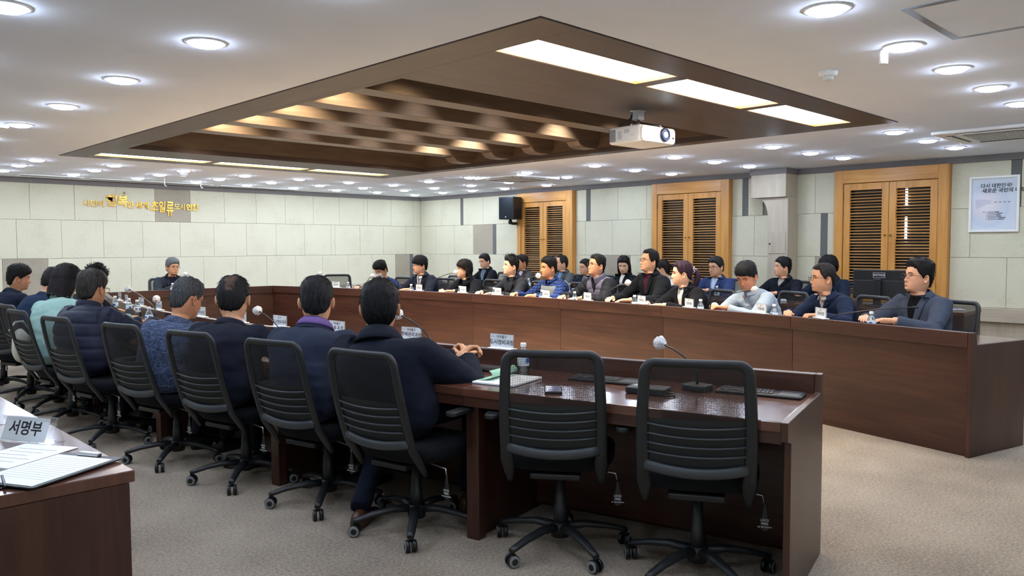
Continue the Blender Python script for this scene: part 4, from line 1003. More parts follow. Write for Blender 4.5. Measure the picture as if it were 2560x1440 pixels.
    # ---------------- body: head + neck + chest core + forearms and hands, one mesh
    bd = MB(); ns, nt = 52, 56; hsf, th = head_surf(ns, nt, True, wj, wc)
    hp = hsf.reshape(-1, 3)*hs; RHn = np.array(RH); Hn = np.array(H); hw_ = hp@RHn.T+Hn
    rows_b = [[tuple(hw_[i*nt+j]) for j in range(nt)] for i in range(ns)]
    lastc = np.mean(hw_[-nt:], axis=0); zl = hp[-nt:]; cxy = zl-np.mean(zl, axis=0)
    for i in range(1, 6):
        t = i/5; c = Vector(lastc).lerp(N, t); Q = RH.to_quaternion().slerp(Matrix((nx, ny, nd)).transposed().to_quaternion(), t); gsc = 1+.10*t
        rows_b.append([tuple(c+Q @ (Vector(q)*gsc)) for q in cxy])
    for t, sc_ in ((.95, .62), (.86, .80), (.7, .84), (.4, .84), (.1, .84)):
        c = spine(t); T = np.array(TOR); w, f, b = [np.interp(t, T[:, 0], T[:, kk])*sc*sc_ for kk in (1, 2, 3)]
        rows_b.append([tuple(c+X*(w*math.sin(a))+Vector((0, 1, 0))*((f if math.cos(a) > 0 else b)*math.cos(a))) for a in th])
    bd.grid(rows_b, 0, True, flip=True)
    # lips on the face grid
    for fi in range((ns-1)*nt):
        i, j = divmod(fi, nt); q = hsf[i, j]
        if q[1] > .05 and -.0795 < q[2] < -.0630 and abs(q[0]) < .021*(1-((q[2]+.0715)/.011)**2*.7): bd.m[fi] = 4
    def onface(x, z, off=.0012):
        i = np.argmin(np.where(hsf[..., 1] > .0, (hsf[..., 0]-x)**2+(hsf[..., 2]-z)**2, 9)); q = hsf.reshape(-1, 3)[i]; return Vector((x, q[1]+off, z))
    tf = lambda p: tuple(H+RH @ (Vector(p)*hs))
    op = .0042 if hpitch > -15 else .0022
    for s in (-1, 1):
        cx, cz = s*.0325, .0005
        c0 = onface(cx, cz, .0022); ring = []
        for q in range(12):
            a = 2*PI*q/12; x, z = cx+.0135*math.cos(a), cz+op*math.sin(a)*(1 if math.sin(a) > 0 else .8)+s*.0*math.cos(a); ring.append(Vector((x, c0.y-((x-cx)/.0135)**2*.0045-.0012, z)))
        k = bd.vs([tf(c0)]+[tf(p) for p in ring])
        for q in range(12): bd.face((k, k+1+(q+1) % 12, k+1+q), 1, None, True)
        ir = [Vector((cx+.0056*math.cos(2*PI*q/10), c0.y+.0009, cz+min(op, .0054)*math.sin(2*PI*q/10))) for q in range(10)]
        k = bd.vs([tf(p) for p in ir]); bd.face([k+q for q in range(9, -1, -1)], 2)
        # upper lid line and brow
        ld = [Vector((cx+.0145*u, c0.y-(u*u)*.0045+.0004, cz+op*(1-u*u*.9)+.0008)) for u in np.linspace(-1, 1, 7)]
        bd.tube([tf(p) for p in ld], .0012*hs, 5, 2)
        br_ = [onface(cx+s*.017*u, .0205+.004*(1-u*u)-.003*max(0, u), .0020) for u in np.linspace(-1, 1, 6)]
        bd.tube([tf(p) for p in br_], [(.0030*hs, .0016*hs)]*5+[(.0014*hs, .001*hs)], 6, 3)
        # ear
        P = []; cE = Vector((s*.0765*wc, -.012, -.016))
        for i in range(7):
            rad = (.001, .45, .75, .95, 1.05, .92, .6)[i]; hgt = (-.003, -.001, .006, .012, .011, .004, -.006)[i]; row = []
            for q in range(14):
                a = 2*PI*q/14; yy, zz = .0155*rad*math.cos(a)-.004*math.sin(a), .031*rad*math.sin(a)*(1 if math.sin(a) > 0 else .9); row.append(tf(cE+Vector((s*(hgt+max(0, -yy)*.55), yy, zz))))
            P.append(row)
        bd.grid(P, 0, True, flip=(s > 0))
    # forearm + hand
    for i, (a, e, w) in enumerate(arms):
        hv, hf = HANDS[htypes[i]]; fw = (w-e).normalized(); hd = Vector((fw.x, fw.y, fw.z*.35-.06)).normalized()
        if outfit.get('handdir'): hd = Vector(outfit['handdir'][i]).normalized()
        up = Vector(outfit['handup'][i]) if outfit.get('handup') else Vector((0, 0, 1)); up = (up-hd*up.dot(hd)).normalized(); xs = hd.cross(up)
        v = hv*(sc*.97)
        if i == 0: v = v*np.array([-1, 1, 1])
        A3 = np.array([xs, hd, up]); vv = v@A3+np.array(w); k = bd.vs([tuple(p) for p in vv])
        for f in hf: bd.face([k+q for q in (f if i == 1 else f[::-1])], 0, None, True)
        bd.tube([e, e.lerp(w, .5), w-hd*.04], [.036*sc, .032*sc, .024*sc], 10)
    HM = hairmat('hair_'+hair.get('c1', '#15130f').strip('#')+hair.get('c2', '#2a2724').strip('#'), hair.get('c1', '#15130f'), hair.get('c2', '#2a2724'))
    bd.obj('body', [SK, M_EYEW, M_IRIS, HM, M_LIPS], root)
    # ---------------- hair
    hs2, ht2 = 46, 84; g, th2 = head_surf(hs2, ht2, False, wj, wc); gz = g[..., 2]; dg = np.degrees(np.abs(((th2+PI) % (2*PI))-PI))[None]*np.ones_like(gz)
    fz = hair.get('fz', .062); side = hair.get('side', -.018); nape = hair.get('nape', -.088); tem = hair.get('temple', 0.)
    zh = np.interp(dg, [0, 30, 48, 60, 70, 82, 93, 104, 118, 135, 180], [fz, fz-.002, fz-.012+tem, fz*.35+tem*.6, .005, side, side+.022, .006, -.045, nape+.012, nape])
    wob = np.array([[noise.noise(Vector((math.sin(a)*9, math.cos(a)*9, seed))) for a in th2]])
    zh = zh+wob*hair.get('rag', .006); msk = smooth01((gz-zh)/.024+.22)
    tt, tsd = hair.get('top', .020), hair.get('sides', .010)
    up_ = smooth01((gz-.03)/.07); T_ = tsd+(tt-tsd)*up_
    if hair.get('front', 0): T_ = T_+hair['front']*smooth01((60-dg)/50)*smooth01((gz-fz)/.02)*(1-smooth01((gz-.112)/.006))
    if hair.get('back', 0): T_ = T_+hair['back']*smooth01((dg-100)/50)*smooth01((gz+.08)/.05)
    nn = np.stack([g[..., 0], g[..., 1]+.012, np.maximum(gz-.02, 0)*1.1], -1); nn /= np.linalg.norm(nn, axis=-1, keepdims=True)+1e-9
    part = hair.get('part', .3); nz = np.zeros_like(gz)
    for i in range(hs2):
        for j in range(ht2):
            x, y, z = g[i, j]; nz[i, j] = noise.noise(Vector((x*60+seed, y*60, z*18)))*.0035+noise.noise(Vector((x*150, y*150+seed, z*26)))*.0022
    thin = None
    if hair.get('bald'):
        bx, by, brd = hair['bald']; dd = np.hypot(g[..., 0]-bx, g[..., 1]-by); thin = (dd < brd) & (gz > .03); T_ = T_*(1-.5*smooth01((brd*1.5-dd)/brd)*(gz > .03))
    msk0 = msk; T_ = T_+nz*(hair.get('rough', 1.0)*(.6+.8*up_)); off = msk*np.maximum(T_, .002)-(1-msk)*.007
    hv = (g+nn*off[..., None]).reshape(-1, 3)*hs; hv = hv@RHn.T+Hn
    hm = MB(); hm.grid([[tuple(hv[i*ht2+j]) for j in range(ht2)] for i in range(hs2)], 0, True, flip=True)
    # loose strands breaking up the outline
    spk_ = hair.get('spike', 0.)
    ns_ = hair.get('strands', 150)*2 if spk_ < .4 else hair.get('strands', 150); ln_ = hair.get('len', .022); spk = hair.get('spike', 0.)
    cand = np.argwhere((msk0 > .9) & (T_ > .004)); 
    for _ in range(ns_ if len(cand) else 0):
        i, j = cand[rnd.randrange(len(cand))]; nrm = Vector(nn[i, j]); p = Vector(g[i, j])+nrm*(off[i, j]-.003)
        if rnd.random() < hair.get('toponly', .4) and p.z < .04: continue
        fl_ = Vector((p.x, p.y+.035, 0)); fl_ = fl_.normalized() if fl_.length > 1e-4 else Vector((0, 1, 0))
        dn = Vector((0, 0, -1)) if p.z < .08 else Vector((fl_.x, fl_.y, -.25)); dn = (dn-nrm*dn.dot(nrm)).normalized()
        dr = (dn*(1-spk)+nrm*(.04+spk*1.15)+Vector((rnd.uniform(-.35, .35), rnd.uniform(-.35, .35), rnd.uniform(-.2, .2)))).normalized(); l = ln_*rnd.uniform(.6, 1.3); w = rnd.uniform(.0009, .0020)*(1.9 if spk > .4 else 1)
        q1 = p+dr*l*.5+nrm*.002; q2 = p+dr*l+(dn*.25 if spk < .4 else Vector())*l*.3-nrm*.001*(1-spk)
        hm.tube([tf(p), tf(q1), tf(q2)], [w*hs, w*.8*hs, w*.2*hs], 4, 0)
    Lg = hair.get('long', 0)
    if Lg:
        th0 = hair.get('open', 72); P = []; nzr = 12; nu = 34; wv_ = hair.get('wave', .008)
        for i in range(nzr+1):
            t = i/nzr; z = .035-t*(Lg+.035); row = []
            rx = .088+.012*math.sin(PI*min(1, t*1.2))+hair.get('flare', .008)*t; ryb = .108-.004*t; ryf = .060-.02*t
            for lay_ in (0, 1):
                for j in range(nu+1):
                    u = j/nu if lay_ == 0 else 1-j/nu; a = R(th0+(360-2*th0)*u); ins = 0 if lay_ == 0 else .020
                    w = noise.noise(Vector((u*9, t*2.4, seed)))*wv_+noise.noise(Vector((u*30, t*3, seed+4)))*wv_*.5; c_, s_ = math.cos(a), math.sin(a)
                    x = (rx-ins+w)*s_; y = (ryf if c_ > 0 else ryb)*c_-(.012)+(-ins*c_+w*c_); row.append(tf((x, y, z+(noise.noise(Vector((u*16, 0, seed)))*.018 if i == nzr else 0))))
            P.append(row)
        kk = hm.grid(P, 0, True, flip=True); nr = len(P[0]); b0 = kk+nzr*nr
        for j in range(nu): hm.face((b0+j, b0+j+1, b0+2*nu-j, b0+2*nu+1-j), 0)
    if hair.get('pony'):
        p0 = Vector((0, -.112, .030)); pl = [p0, p0+Vector((.0, -.035, -.005)), p0+Vector((0, -.052, -.06)), p0+Vector((0.004, -.040, -.125)), p0+Vector((.0, -.028, -.175*hair['pony'])), p0+Vector((0, -.022, -.20*hair['pony']))]
        hm.tube([tf(p) for p in pl], [.016*hs, .026*hs, .032*hs, .028*hs, .018*hs, .004], 10)
    if thin is not None:
        for fi in range((hs2-1)*ht2):
            i, j = divmod(fi, ht2)
            if thin[i, j]: hm.m[fi] = 1
    ho = hm.obj('hair', [HM, hairmat('thin_hair', hair.get('c1', '#15130f'), '#8a6852')] if thin is not None else HM, root)
    if hair.get('clip'):
        c = MB()
        for q in range(9):
            a = 2*PI*q/9; c.ball(tf((.024*math.cos(a), -.122+.004*math.sin(3*a), .034+.028*math.sin(a))), .010*hs, 0, 8, 6)
        c.ball(tf((.012, -.142, .040)), .013, 0, 8, 6); c.obj('hair_clip', plain('silver_scrunchie', '#a9a7ab', .35, .5), ho)
    # ---------------- glasses, mask
    if glasses:
        gm = plain('spectacle_'+glasses.strip('#'), glasses, .3, .4); gl = MB(); ey = float(hsf[..., 1].max())-.006
        lz = []
        for s in (-1, 1):
            ring = []
            for q in range(20):
                a = 2*PI*q/20; c_, s_ = math.cos(a), math.sin(a); e_ = 2/3.2
                ring.append(Vector((s*.0335+.0245*math.copysign(abs(c_)**e_, c_), ey-.10*abs(s*.0335+.0245*c_)**1.0*.35, -.003+.0165*math.copysign(abs(s_)**e_, s_))))
            gl.tube([tf(p) for p in ring+[ring[0], ring[1]]], .0015*hs, 6, 0, False); lz.append(ring)
            xo = s*.0585; gl.tube([tf((xo, ey-.022, .004)), tf((s*.0745, ey-.034, .005)), tf((s*.0800*wc, .012, .004)), tf((s*.0805*wc, -.018, .002)), tf((s*.078*wc, -.030, -.014))], .0014*hs, 6)
        gl.tube([tf((-.0095, ey-.004, .002)), tf((0, ey-.001, .005)), tf((.0095, ey-.004, .002))], .0014*hs, 6)
        go = gl.obj('glasses', gm, root)
        for ring in lz:
            l = MB(); k = l.vs([tf(p) for p in ring]); l.face([k+q for q in range(20)]); l.obj('lens', M_GLASS, go)
    if mask:
        P = []; nz_, nu_ = 8, 12
        for i in range(nz_+1):
            z = -.020-.088*i/nz_; row = []
            for j in range(nu_+1):
                u = -1+2*j/nu_; x = u*(.062-.012*(i/nz_)); q = onface(x, z, 0); row.append(tf((x, max(q.y, .078-abs(u)**2.2*.062)+.006+.010*(1-u*u)*math.sin(PI*i/nz_), z)))
            P.append(row)
        m2 = MB(); m2.grid(P, 0, flip=True)
        mo = m2.obj('face_mask', plain('white_mask', '#e6e4e4', .8), root); sd = mo.modifiers.new('s', 'SOLIDIFY'); sd.thickness = .002
        for s in (-1, 1):
            MB().tube([tf((s*.060, .030, -.03)), tf((s*.074, .0, -.012)), tf((s*.080, -.02, -.005))], .0012, 5).obj('ear_loop', plain('white_mask', '#e6e4e4', .8), mo)
    # ---------------- legs
    tr = MB(); tr.ball((0, .0, .575), (.160*sc, .13, .085), 0, 16, 10)
    sh = []
    for i, s in enumerate((-1, 1)):
        hip = Vector((s*.085, .02, .575)); ank = Vector(feet[i]) if feet else Vector((s*.12, .36, .085)); kn, ank = ik(hip, ank, .43*sc, .425*sc, Vector((s*.15, .8, .6)))
        tr.tube([hip, hip.lerp(kn, .4), hip.lerp(kn, .85), kn, kn.lerp(ank, .15), kn.lerp(ank, .55), ank+Vector((0, 0, .01))], [.082, .076, .066, .062, .058, .054, .052], 14)
        sh.append((ank, s))
    tm = remesh(tr, .016, 4, .5); cc = np.empty(len(tm.vertices)*3); tm.vertices.foreach_get('co', cc); cc = cc.reshape(-1, 3)
    cc += np.array([[noise.noise(Vector((p[0]*14, p[1]*14, p[2]*22+seed)))*.005]*3 for p in cc]); tm.vertices.foreach_set('co', cc.ravel()); tm.polygons.foreach_set('use_smooth', [True]*len(tm.polygons)); tm.update()
    tm.materials.append(cloth('trousers_'+pants.strip('#'), pants, pants, 300)); addo('trousers', tm, root)
    for ank, s in sh:
        P = []; ta = R(s*8); zf = ank.z-.085
        for t, w, hh in ((-.085, .012, .05), (-.078, .028, .075), (-.05, .034, .090), (0, .036, .092), (.05, .040, .075), (.10, .046, .058), (.15, .045, .046), (.185, .034, .036), (.205, .012, .024)):
            row = []
            for j in range(14):
                a = 2*PI*j/14; x = w*math.cos(a); z = hh/2+.5*hh*math.sin(a) if math.sin(a) > 0 else hh/2+.5*hh*max(-1, math.sin(a)*1.6); y = t+.02
                row.append((ank.x+x*math.cos(ta)+y*math.sin(ta), ank.y+y*math.cos(ta)-x*math.sin(ta), zf+z))
            P.append(row)
        m2 = MB(); k = m2.grid(P, 0, True); m2.face([k+j for j in range(13, -1, -1)]); m2.face([k+8*14+j for j in range(14)]); m2.obj('shoe', plain('leather_'+shoe.strip('#'), shoe, .35), root)
    if extra: extra(root, lay, tf, N, arms, patch, gar)
    return root
# ------------------------------------------------------------------ who sits where
C_ = lambda n, a, b=None, **k: cloth('cloth_'+n, a, b, **k)
WHT = C_('white_shirt', '#e9eaec', '#d9dbde'); NAVY = C_('navy_wool', '#24293a', '#1c202e'); BLACKW = C_('black_wool', '#17191d', '#111317')
RAIL_IN_N = lambda y: 90-math.degrees(math.atan(dwid(y)))          # facing of the near row
RAIL_IN_F = lambda y: -90+math.degrees(math.atan(dwid(y)))         # facing of the far row
DZ = .012
def sit(head, ang, back):
    f = fac(ang); return (head[0]-f[0]*back, head[1]-f[1]*back)
NEAR = 'men and women seated with their backs to the room'; FAR = 'attendees behind the oval desk facing the room'; BACK = 'attendees in the second row by the shutters'
NCH = 'chairs along the backs-turned row'; FCH = 'chairs of the row facing the room'; BCH = 'chairs of the second row'
def P(label, head, ang, hang, back=.06, group=None, chair=None, chgroup=None, seat=None, chang=None, chlabel=None, **k):
    hd = (head[0], head[1], head[2]-(DZ if group != NEAR else .022)); st = seat or sit(head, ang, back)
    r = person(label, st, ang, hd, hang, group=group, **k)
    cx, cy = chair or st; f = fac(chang if chang is not None else ang)
    if chgroup: place_chair(cx-(0 if chair else f[0]*.01), cy-(0 if chair else f[1]*.01), f[0], f[1], chlabel or ('black swivel chair of the '+label), chgroup)
    return r
# empty chairs first (the prototype is the one at the open end)
f = fac(60); place_chair(2.83, 1.76, f[0], f[1], 'empty black mesh chair nearest the open desk end', 'empty swivel chairs', chair1)
f = fac(55); place_chair(2.64, 2.36, f[0], f[1], 'empty black mesh chair between the open-end chair and the navy coat', 'empty swivel chairs', chair1)

# ---- near row, seen from behind
P('man in navy wool overcoat with clasped hands', (2.24, 3.18, 1.109), 63, 40, group=NEAR, seat=(2.27, 3.07), chair=(2.335, 3.03), chang=79, chgroup=NCH, chlabel='black mesh chair holding the navy overcoat man',
  hands=[(.135, .40, .788), (.195, .405, .788)], htypes=('clasp', 'clasp'), hpitch=-2, fat=.0, sc=1.12, hs=1.03,
  outfit=dict(mat=C_('navy_coat', '#1a1e2c', '#151820', scale=160), collar='coat', name='overcoat', folds=1.1, thick=1.12, handdir=[(.5, .65, .38), (-.45, .75, .42)], handup=[(-.6, 0, .4), (.75, 0, .4)]),
  hair=dict(c1='#0d0d0f', c2='#26262a', fz=.05, top=.019, sides=.015, back=.006, nape=-.100), pants='#161a28', shoe='#4a2c1c', feet=[(-.21, -.03, .085), (.20, .38, .085)])
P('man in blue blazer with purple scarf at his collar', (2.248, 3.78, 1.11), 65, 37, group=NEAR, seat=(2.15, 3.70), chair=(2.255, 3.70), chang=78, chgroup=NCH, chlabel='black mesh chair holding the purple-scarf man', hpitch=-6, hs=1.02,
  outfit=dict(mat=C_('blue_blazer', '#2f3546', '#272c3b', scale=150), scarf=C_('purple_knit', '#6f5790', '#5f4a7e'), collar='jacket', name='blazer', folds=1.4), sc=1.09, fat=.2,
  hair=dict(c1='#111114', c2='#3a3a3e', fz=.05, top=.018, sides=.009, nape=-.082), pants='#191c28')
P('man in dark navy jacket with thinning crown', (2.098, 4.46, 1.10), 66, 38, group=NEAR, seat=(2.02, 4.38), chair=(2.13, 4.41), chang=77, chgroup=NCH, chlabel='black mesh chair holding the man with thinning crown', hpitch=-14, hs=1.05, fat=.4, sc=1.10,
  outfit=dict(mat=C_('ink_jacket', '#20222e', '#1a1c26'), name='jacket', collar='jacket', folds=1.2), hair=dict(c1='#131213', c2='#2e2b2c', fz=.07, bald=(0.0, -.072, .030), top=.014, sides=.012, nape=-.09, rough=1.4), pants='#16181f')
P('grey-haired man in tweed jacket and checked collar', (2.08, 5.08, 1.073), 66, 74, group=NEAR, seat=(1.96, 5.09), chair=(2.02, 5.15), chang=78, chgroup=NCH, chlabel='black mesh chair holding the tweed-jacketed man', hpitch=-20, hs=1.04,
  outfit=dict(mat=C_('blue_tweed', '#1e263c', '#5f6b86', kind='tweed', bump=.4), shirt=C_('tattersall', '#d8cdb4', '#3a352f', kind='check', scale=26), name='tweed_jacket', collar='jacket', folds=.9), fat=.2, sc=1.08,
  hair=dict(c1='#2c2d2f', c2='#6a6a69', fz=.055, top=.016, sides=.009), glasses='#3b2a20', skin='#bb8669', pants='#20222a')
P('man in quilted navy puffer jacket and black-rimmed glasses', (1.88, 6.30, 1.103), 68, 57, group=NEAR, seat=(1.80, 6.14), chair=(1.89, 5.98), chang=80, chgroup=NCH, chlabel='black mesh chair holding the puffer-jacket man', hpitch=-8, hs=1.05,
  hands=[(-.02, .50, .785), (.06, .52, .785)], htypes=('fist', 'pen'),
  outfit=dict(mat=C_('navy_puffer', '#272a3a', '#1f222f', rough=.55), puffer=.085, thick=1.22, collar='stand', name='puffer_jacket', folds=.9), fat=.5, sc=1.08,
  hair=dict(c1='#231f1c', c2='#55504a', fz=.05, top=.024, sides=.014, nape=-.09), glasses='#15120f', skin='#c08e70', pants='#14161d')
P('woman in pale green sweater with dark layered hair', (1.912, 7.05, 1.1325), 62, 62, group=NEAR, seat=(1.80, 6.84), chair=(1.86, 6.81), chang=84, chgroup=NCH, chlabel='black mesh chair holding the green-sweater woman', hpitch=-22,
  hands=[(-.1, .47, .785), (.20, .50, .785)], outfit=dict(mat=C_('sage_knit', '#9dbdb4', '#8aaba2'), collar='turtle', name='sweater', folds=1.2, thick=1.1), sc=1.0,
  hair=dict(c1='#141012', c2='#2f2627', fz=.05, top=.030, sides=.022, long=.15, open=66, flare=.012, strands=240), skin='#d0a68c')
P('spiky-haired man leaning over the desk in charcoal', (2.30, 7.60, 1.119), 66, 60, group=NEAR, seat=(1.97, 7.52), chair=(1.95, 7.52), chang=86, chgroup=NCH, chlabel='black mesh chair holding the spiky-haired man', hpitch=-16, hands=[(-.14, .55, .785), (.16, .55, .785)],
  outfit=dict(mat=C_('charcoal_knit', '#23262d', '#1b1e24'), name='jacket', collar='jacket'), hair=dict(c1='#0e0d0d', c2='#221f1e', fz=.055, top=.022, sides=.010, spike=.85, len=.022, strands=260, toponly=.9))
P('bowed man in deep blue jacket with thin crown hair', (2.12, 8.20, 1.0986), 70, 68, group=NEAR, seat=(1.93, 8.16), chair=(1.88, 8.12), chang=70, chgroup=NCH, chlabel='black mesh chair holding the bowed man in blue', hpitch=-24,
  outfit=dict(mat=C_('deep_blue_jacket', '#22334c', '#1a293f'), name='jacket', collar='jacket', folds=1.2), hair=dict(c1='#1a1816', c2='#3c3833', fz=.065, bald=(.0, -.03, .026), top=.014, sides=.011), fat=.3)
P('man in navy suit and open white collar seen in profile', (2.017, 9.0, 1.109), 78, 97, group=NEAR, seat=(1.92, 8.96), chair=(1.84, 8.92), chang=78, chgroup=NCH, chlabel='black mesh chair holding the white-collared man', hpitch=-8,
  outfit=dict(mat=NAVY, shirt=WHT, v=.16, name='suit_jacket'), hair=dict(c1='#121110', c2='#2a2624', fz=.04, top=.026, sides=.014, front=.006), skin='#c48f70')

# ---- head of the table
P('grey-haired man with glasses speaking at the desk head', (4.604, 11.75, 1.11), 184, 172, .10, chgroup='chairs at the desk head', chlabel='black mesh chair behind the grey-haired speaker', hpitch=-3, group=None,
  outfit=dict(mat=C_('charcoal_flannel', '#2f3339', '#26292f'), shirt=C_('plum_shirt', '#241f33', '#1c1828'), v=.20, name='blazer'), hair=dict(c1='#4a4c4e', c2='#8d8f8f', fz=.045, top=.022, sides=.013, front=.004), glasses='#2a2a2c', skin='#c1906f', hands=[(-.15, .38, .785), (.12, .36, .785)])
f = fac(-150); place_chair(6.65, 10.55, f[0], f[1], 'empty black mesh chair at the corner of the oval', 'empty swivel chairs', chair1)

# ---- far row facing the room
def FR(label, head, ray, rel, turn=10, back=.07, chlabel=None, **k):
    a = RAIL_IN_F(head[1])+turn; return P(label, head, a, ray+180+rel, back+.05, group=FAR, chgroup=FCH, chlabel=chlabel or 'black mesh chair behind the '+label, **k)
FR('man in blue blazer wearing a white face mask', (6.757, 9.573, 1.052), 35.2, 42, 0, .12, hpitch=-24, mask=True, glasses='#5a3a2e', outfit=dict(mat=C_('mid_blue_blazer', '#2c3b63', '#243256'), shirt=WHT, tie=plain('dark_tie', '#20222c', .6), v=.20, name='blazer'),
   hair=dict(c1='#0d0c0c', c2='#242120', fz=.04, top=.030, sides=.013, front=.008, rough=2.0, strands=240), fat=.3)
FR('man in navy suit with grey tie and bowl-cut fringe', (6.899, 8.826, 1.13), 38.0, 66, 6, .08, glasses='#6b6f74', outfit=dict(mat=NAVY, shirt=WHT, tie=plain('grey_tie', '#6d6f78', .6), v=.22, name='suit_jacket'),
   hair=dict(c1='#0c0c0f', c2='#25252b', fz=.018, top=.030, sides=.020, front=.006, side=-.02), skin='#cfa187')
FR('woman in black coat with a dark wavy bob', (7.016, 8.009, 1.084), 41.2, 80, 10, .09, hpitch=2, outfit=dict(mat=C_('midnight_coat', '#15181f', '#101218'), collar='coat', name='coat', shirt=C_('black_top', '#101116'), v=.12, thick=1.12), fat=.2,
   hair=dict(c1='#120e0d', c2='#2d2624', fz=.030, top=.026, sides=.020, long=.115, open=82, flare=.014, wave=.014, strands=220), skin='#d3a88e', hands=[(-.2, .42, .785), (.05, .40, .785)])
FR('young man in charcoal jacket with swept-up hair', (7.087, 7.181, 1.138), 44.6, 74, 14, .05, hpitch=6, outfit=dict(mat=C_('charcoal_jacket', '#2b2e36', '#22252c'), shirt=C_('slate_knit', '#262b35'), v=.18, name='jacket', folds=1.2), skin='#dcb49a',
   hair=dict(c1='#0f0e0e', c2='#262322', fz=.062, top=.020, sides=.007, spike=.65, len=.034, strands=200, front=.012, toponly=.95, temple=.006))
def vestv(root, lay, tf, N, arms, patch, gar): pass
FR('man in grey knit vest over blue plaid shirt', (7.115, 6.553, 1.127), 47.3, 66, 14, .06, hpitch=-2, outfit=dict(mat=C_('blue_plaid', '#2f4583', '#1a2340', kind='plaid', scale=9), vest=C_('grey_knit', '#8b9498', '#767f84', scale=90), collar='shirt', name='plaid_shirt'), fat=.35,
   hair=dict(c1='#0f0e0e', c2='#262424', fz=.064, top=.026, sides=.011, spike=.25, strands=200), skin='#c68f70', hands=[(-.2, .34, .785), (.22, .36, .785)], htypes=('relaxed', 'pen'))
FR('man in lilac puffer vest with black sleeves and glasses', (7.114, 5.796, 1.166), 50.8, 62, 12, .05, hpitch=8, outfit=dict(mat=C_('lilac_puffer', '#686579', '#5b586c', rough=.6), sleeve_mat=C_('black_puffer', '#181a22', '#121419', rough=.6), puffer=.08, thick=1.25, collar='stand', collar_mat=C_('lilac_puffer', '#686579'), shirt=C_('black_knit', '#0f1014'), v=.16, lapel=0, shirtcollar=0, name='puffer_vest'), fat=.3,
   hair=dict(c1='#121111', c2='#2b2827', fz=.070, top=.020, sides=.010), glasses='#2a2422', skin='#c8977a')
FR('tall man in black coat over burgundy shirt', (7.288, 5.186, 1.22), 54.6, 60, 14, .04, hpitch=8, outfit=dict(mat=C_('black_coat', '#1a1d22', '#131519', scale=150), shirt=C_('burgundy', '#4a1f33', '#3a1829'), v=.24, name='coat', collar='jacket', thick=1.1, folds=1.1), sc=1.06,
   hair=dict(c1='#131110', c2='#2a2624', fz=.078, top=.022, sides=.016, temple=.014), glasses='#4a3426', skin='#d2a488')
FR('woman in black blazer with plum-tinted hair tied back', (6.86, 4.478, 1.108), 56.9, 84, 16, .08, hpitch=0, outfit=dict(mat=C_('black_blazer', '#15161b', '#101116'), shirt=C_('ivory_top', '#e6e1d8'), v=.26, shirtcollar=0, name='blazer'), fat=.5, sc=1.02,
   hair=dict(c1='#241420', c2='#4b3248', fz=.066, top=.018, sides=.012, pony=1.0, clip=True, nape=-.07), skin='#d8ad95', hands=[(-.2, .42, .785), (.1, .40, .785)])
FR('man in pale blue shirt bent over writing', (6.935, 3.797, 1.093), 61.3, 30, 14, .15, hpitch=-26, outfit=dict(mat=C_('pale_blue_shirt', '#a9b6c4', '#9aa8b8', scale=260), collar='shirt', name='shirt', buttons=3, button_mat=M_WHITEP, v=.02*0, folds=1.5), fat=.3, sc=1.05, hs=1.05,
   hair=dict(c1='#141313', c2='#38383a', fz=.042, top=.028, sides=.014, front=.008, strands=220), skin='#c78a70', hands=[(-.10, .32, .785), (.08, .36, .785)], htypes=('relaxed', 'pen'))
FR('man in navy cardigan jacket with striped shirt collar', (6.789, 2.985, 1.102), 66.2, 70, 14, .14, hpitch=0, outfit=dict(mat=C_('navy_jersey', '#1f2a42', '#182136', scale=150), shirt=C_('striped_shirt', '#d8d6d4', '#6a625e', kind='stripe', scale=40), v=.12, name='jacket'), fat=.2, hs=1.04,
   hair=dict(c1='#1a1716', c2='#3b3634', fz=.068, top=.012, sides=.009, temple=.010), glasses='#4b3a33', skin='#c5967b', hands=[(-.30, .42, .785), (.05, .42, .785)], htypes=('fist', 'relaxed'))
FR('man in slate blazer and black polo with glasses', (6.76, 2.196, 1.135), 72.0, 58, 12, .0, hpitch=6, outfit=dict(mat=C_('slate_blazer', '#454c5c', '#3a4150'), shirt=C_('black_polo', '#0d0e11'), v=.26, name='blazer'), fat=.5, sc=1.08, hs=1.06,
   hair=dict(c1='#0f0e0e', c2='#2c2523', fz=.066, top=.030, sides=.012, strands=260, rough=1.8), glasses='#51464a', skin='#cc9c82', hands=[(-.16, .33, .785), (.14, .33, .785)])

# ---- second row
def BR(label, head, ray, rel, turn=8, back=.05, chlabel=None, **k):
    return P(label, head, -90+turn, ray+180+rel, back, group=BACK, chgroup=BCH, chlabel=chlabel or 'black mesh chair behind the '+label, **k)
def lanyard(root, lay, tf, N, arms, patch, gar):
    for s in (-1, 1):
        pts = [lay(s*(.055-.045*t), N.z-.0-.22*t, .011) for t in np.linspace(0, 1, 9)]; MB().tube(pts, .0035, 6).obj('lanyard', plain('grey_lanyard', '#b7bcc4', .6), root)
BR('man in black jacket with lanyard writing notes', (9.4, 10.186, 1.134), 42.7, 52, 10, hpitch=-12, glasses='#8a8d90', outfit=dict(mat=BLACKW, shirt=C_('steel_shirt', '#4e6178'), v=.22, name='jacket'), extra=lanyard, hair=dict(c1='#121110', c2='#2c2a28', fz=.062, top=.020, sides=.014), hands=[(-.15, .36, .785), (.16, .38, .785)], htypes=('relaxed', 'pen'), skin='#cb9c80')
BR('man in taupe blazer over pink shirt', (9.4, 9.267, 1.123), 45.4, 70, 12, hpitch=0, outfit=dict(mat=C_('taupe_blazer', '#4a4644', '#3e3b39'), shirt=C_('pink_shirt', '#cdbcc6', '#c0aeb9'), v=.24, name='blazer'), hair=dict(c1='#17130f', c2='#322a24', fz=.062, top=.020, sides=.012), skin='#b98263')
